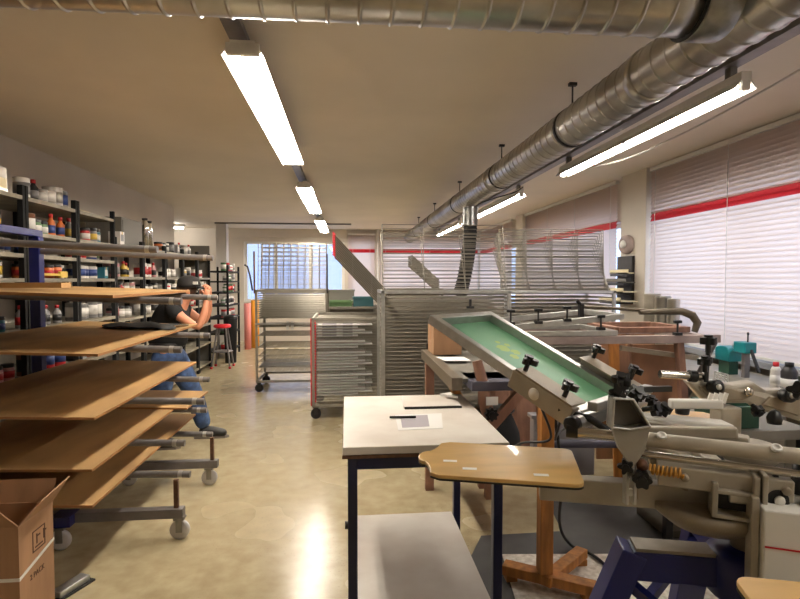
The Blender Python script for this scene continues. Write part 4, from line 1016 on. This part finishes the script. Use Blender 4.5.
for i, (x, y, z, l) in enumerate(((1.115,3.6,1.24,'leftmost black clamp screw standing above the stacked frames'),(1.31,3.6,1.245,'second black clamp screw from the left on the stacked frames'),(1.515,3.6,1.26,'third black clamp screw from the left, below the bar clamp end'),(1.75,3.58,1.2,'black clamp screw beside the middle of the grey frame'),(2.30,3.56,1.16,'black clamp screw at the right end of the pinkish beam'))):
    t = thing('clamp_screw', l, 'clamp', (x,y,z))
    MB().tube([(x,y,z),(x,y,z+.085)], .007, 8).build('screw', M['dark'], t); MB().box(x-.028,x+.028,y-.012,y+.012,z+.085,z+.105).build('grip', M['black'], t, .004)
    MB().box(x-.025,x+.025,y-.02,y+.02,z-.0,z+.02).build('foot', M['black'], t)
# plywood panels leaning below
def panel(label, p, q, z0, z1, m, lean=.12, nm='plywood_panel'):
    p, q = Vector(p), Vector(q); n = Vector((-(q-p).y,(q-p).x,0)).normalized()
    a, b = Vector((p.x,p.y,z0)), Vector((q.x,q.y,z0)); c, d = b+n*lean, a+n*lean; c.z = d.z = z1
    return tag(MB().prism([a,b,c,d], n*.018).build(nm, M[m]), label, 'panel')
panel('orange brown plywood panel leaning under the beam table, right of the thin post', (2.12,3.75,0), (2.5,3.7,0), 0, 1.06, 'wood3')
panel('second brown plywood panel, taller and set back behind the beam table', (2.14,4.42,0), (2.7,4.40,0), 0, 1.1, 'wood3')
panel('narrow orange board leaning upright at left of the plywood panels', (2.06,3.95,0), (2.14,3.95,0), 0, 1.04, 'wood')
panel('reddish brown panel standing behind the trestle bench and raised screen', (1.15,4.42,0), (1.72,4.4,0), 0, .60, 'wood2', .05)
tag(MB().beam((1.95,3.68,1.06),(2.55,3.63,.98), .035,.035).build('wooden_rail', M['pressd']), 'pale rail slanting across the plywood panels below the beam table', 'rail')
t = thing('storage_bin', 'pale grey storage bin on the floor behind the wooden stand', 'bin', (1.7,4.11,0))
MB().box(1.45,1.95,4.06,4.16,.0,.46).build('body', M['palegrey'], t, .01); MB().box(1.43,1.97,4.055,4.165,.46,.49).build('lid', M['palegrey'], t, .005)
tag(MB().tube([(1.1,3.0,.60),(1.8,2.98,.585)], .025, 12).build('blue_pipe', M['purple']), 'dark blue grey bar lying across behind the press stand', 'bar')
t = thing('floor_cabinet', 'low pale grey cabinet behind the press near the window bench', 'cabinet', (2.35,2.95,0))
MB().box(1.9,2.65,3.0,3.35,.006,.72).build('body', M['grill'], t, .005); MB().box(1.92,2.27,2.99,3.0,.05,.69).build('door', M['greyw'], t); MB().box(2.29,2.63,2.99,3.0,.05,.69).build('door', M['greyw'], t)
# ------------------------------------------------------------------ window bench with machine, bottles, cans
t = thing('window_bench', 'long pale workbench along the window wall at right', 'bench', (3.15,3.6,0))
MB().box(2.75,3.35,2.2,5.82,.74,.78).build('worktop', M['greyw'], t, .004)
for x in (2.8,3.3):
    for y in (2.3,4.0,5.8): MB().box(x-.025,x+.025,y-.025,y+.025,0,.74).build('leg', M['greyw'], t)
MB().box(3.28,3.34,2.2,5.82,.1,.74).build('back_panel', M['greyw'], t)
t = thing('teal_grinder', 'teal bench machine with rounded hood under the window blind', 'machine', (2.95,3.8,.78))
pr = [(0,0)]+[(.0,.0)]
poly = [Vector((2.84,3.72,.86)), Vector((2.84,3.95,.86))]+[Vector((2.84,3.95-.23*k/8 if False else 3.835+.115*math.cos(PI*k/8),.98+.05*math.sin(PI*k/8))) for k in range(9)]
MB().prism(poly, (.16,0,0)).build('hood', M['teal'], t, .01)
MB().box(2.87,2.98,3.75,3.92,.711,.86).build('base', M['greend'], t)
MB().box(2.86,3.0,3.50,3.68,.98,1.10).build('motor', M['teal'], t, .012); MB().lathe((2.93,3.70,1.04), [(.045,0),(.045,.03)], 16, 'y').build('motor_cap', M['alu'], t)
MB().box(2.90,2.96,3.55,3.60,.711,1.0).build('stand', M['pipe'], t); MB().beam((2.93,3.50,1.02),(2.93,3.38,.80), .02,.03).build('side_arm', M['dark'], t)
MB().tube([(2.93,3.55,1.10),(2.93,3.55,1.18)], .008, 8).build('lever', M['black'], t); MB().lathe((2.93,3.55,1.18), [(.01,0),(.013,.01),(.008,.03)], 10).build('lever_knob', M['black'], t)
t.scale = (.72,.72,.72); t.location = (3.13,4.1,.83)
for (x, y, r, h, cm, lm, lb) in ((3.05,3.56,.035,.15,'white','white','narrow white bottle with red cap on the window bench'),(3.03,3.42,.05,.17,'black','white','black bottle with broad white label at the right picture edge')):
    t = thing('bottle', lb, 'bottle', (x,y,.78))
    MB().lathe((x,y,.78), [(r*.95,0),(r,.008),(r,h*.8),(r*.6,h)], 18).build('body', CM[cm], t); MB().lathe((x,y,.78+h), [(r*.55,0),(r*.55,.03)], 14).build('cap', M['red'] if cm == 'white' else M['black'], t)
    MB().lathe((x,y,.81), [(r*1.015,0),(r*1.015,.06)], 18).build('paper_label', M['paper'], t)
t = thing('long_file', 'dark rod shaped tool with brown grip lying on the bench edge', 'tool', (2.7,3.3,.9))
MB().tube([(2.80,3.62,.80),(2.82,3.25,.80)], .02, 12).build('grip', M['black'], t); MB().tube([(2.82,3.25,.80),(2.83,2.95,.80)], .012, 10).build('shaft', M['rust'], t)
t.location.z = .78
t = thing('wire_basket', 'small white wire basket on the window bench beside the black grip', 'basket', (2.82,3.75,.78))
mb = MB()
for k in range(5):
    mb.tube([(2.76,3.66+.035*k,.785),(2.76,3.66+.035*k,.86)], .004, 6); mb.tube([(2.76,3.66,.79+.017*k),(2.76,3.80,.79+.017*k)], .004, 6)
mb.build('basket_side', M['plast'], t); MB().box(2.755,2.83,3.655,3.81,.78,.785).build('basket_floor', M['plast'], t)
for i, (y, lb) in enumerate(((5.50,'large tall pale tin on the window bench next to the column'),(5.30,'large silver tin on the window bench, right of the pale one'),(5.12,'slim silver tin on the window bench, farthest from the column'))):
    r = (.085,.08,.06)[i]
    t = thing('paint_tin', lb, 'tin', (3.26,y,.78))
    MB().lathe((3.26,y,.78), [(r,0),(r,.60-.02*i),(r*1.03,.605-.02*i),(r*1.03,.61-.02*i)], 22).build('body', M['press'] if i == 0 else M['silver'], t); MB().lathe((3.26,y,1.391-.02*i), [(r*.92,0),(r*.94,.008)], 22).build('lid', M['silver'], t)
# column fittings: bell and tray rack
t = thing('wall_fan', 'round cream bell shaped fitting mounted on the column between windows', 'wall fitting', (3.36,6.2,1.95))
MB().lathe((3.378,6.22,1.97), [(.10,0),(.115,.02),(.11,.06),(.07,.075)], 26, (-1,-.25,0)).build('bowl', M['pinkwood'], t)
MB().lathe((3.30,6.20,1.97), [(.045,0),(.05,.01),(.02,.03)], 18, (-1,-.25,0)).build('centre_cap', M['plast'], t)
t = thing('tray_rack', 'dark stepped file tray rack with cream trays hanging on the column', 'tray rack', (3.3,6.2,1.35))
MB().box(3.34,3.378,6.08,6.42,1.30,1.83).build('back_plate', M['dark'], t)
for k in range(4):
    z = 1.62-.11*k; d = .08+.045*k
    o = MB().box(3.34-d,3.34,6.02-.03*k,6.45,z,z+.012).box(3.34-d,3.34-d+.01,6.02-.03*k,6.45,z,z+.05).build('tray', M['stripe'] if k != 1 else M['grill'], t)
    MB().box(3.34-d,3.34,6.03,6.44,z-.03,z-.004).build('tray_shadow_gap', M['dark'], t).name = 'tray_shade_strip'  # dark strip under each tray stands in for the shadow gap
# ------------------------------------------------------------------ daylight, camera
w = bpy.data.worlds.new('overcast'); S.world = w; w.use_nodes = True
bg = w.node_tree.nodes['Background']; bg.inputs[0].default_value = lin((222,230,248)); bg.inputs[1].default_value = 2.9
cam = bpy.data.cameras.new('camera'); co = bpy.data.objects.new('camera', cam); C.objects.link(co)
cam.sensor_width = 36; cam.lens = 540/800*36; cam.clip_start = .05
co.location = (0,0,1.55); co.rotation_euler = (R(90-2.12), 0, R(-5.6)); S.camera = co
S.view_settings.view_transform = 'Standard'; S.view_settings.look = 'None'; S.view_settings.gamma = 1
S.view_settings.use_curve_mapping = False; S.view_settings.exposure = 0.42
S.cycles.use_denoising = True
S.cycles.max_bounces = 8; S.cycles.transparent_max_bounces = 16
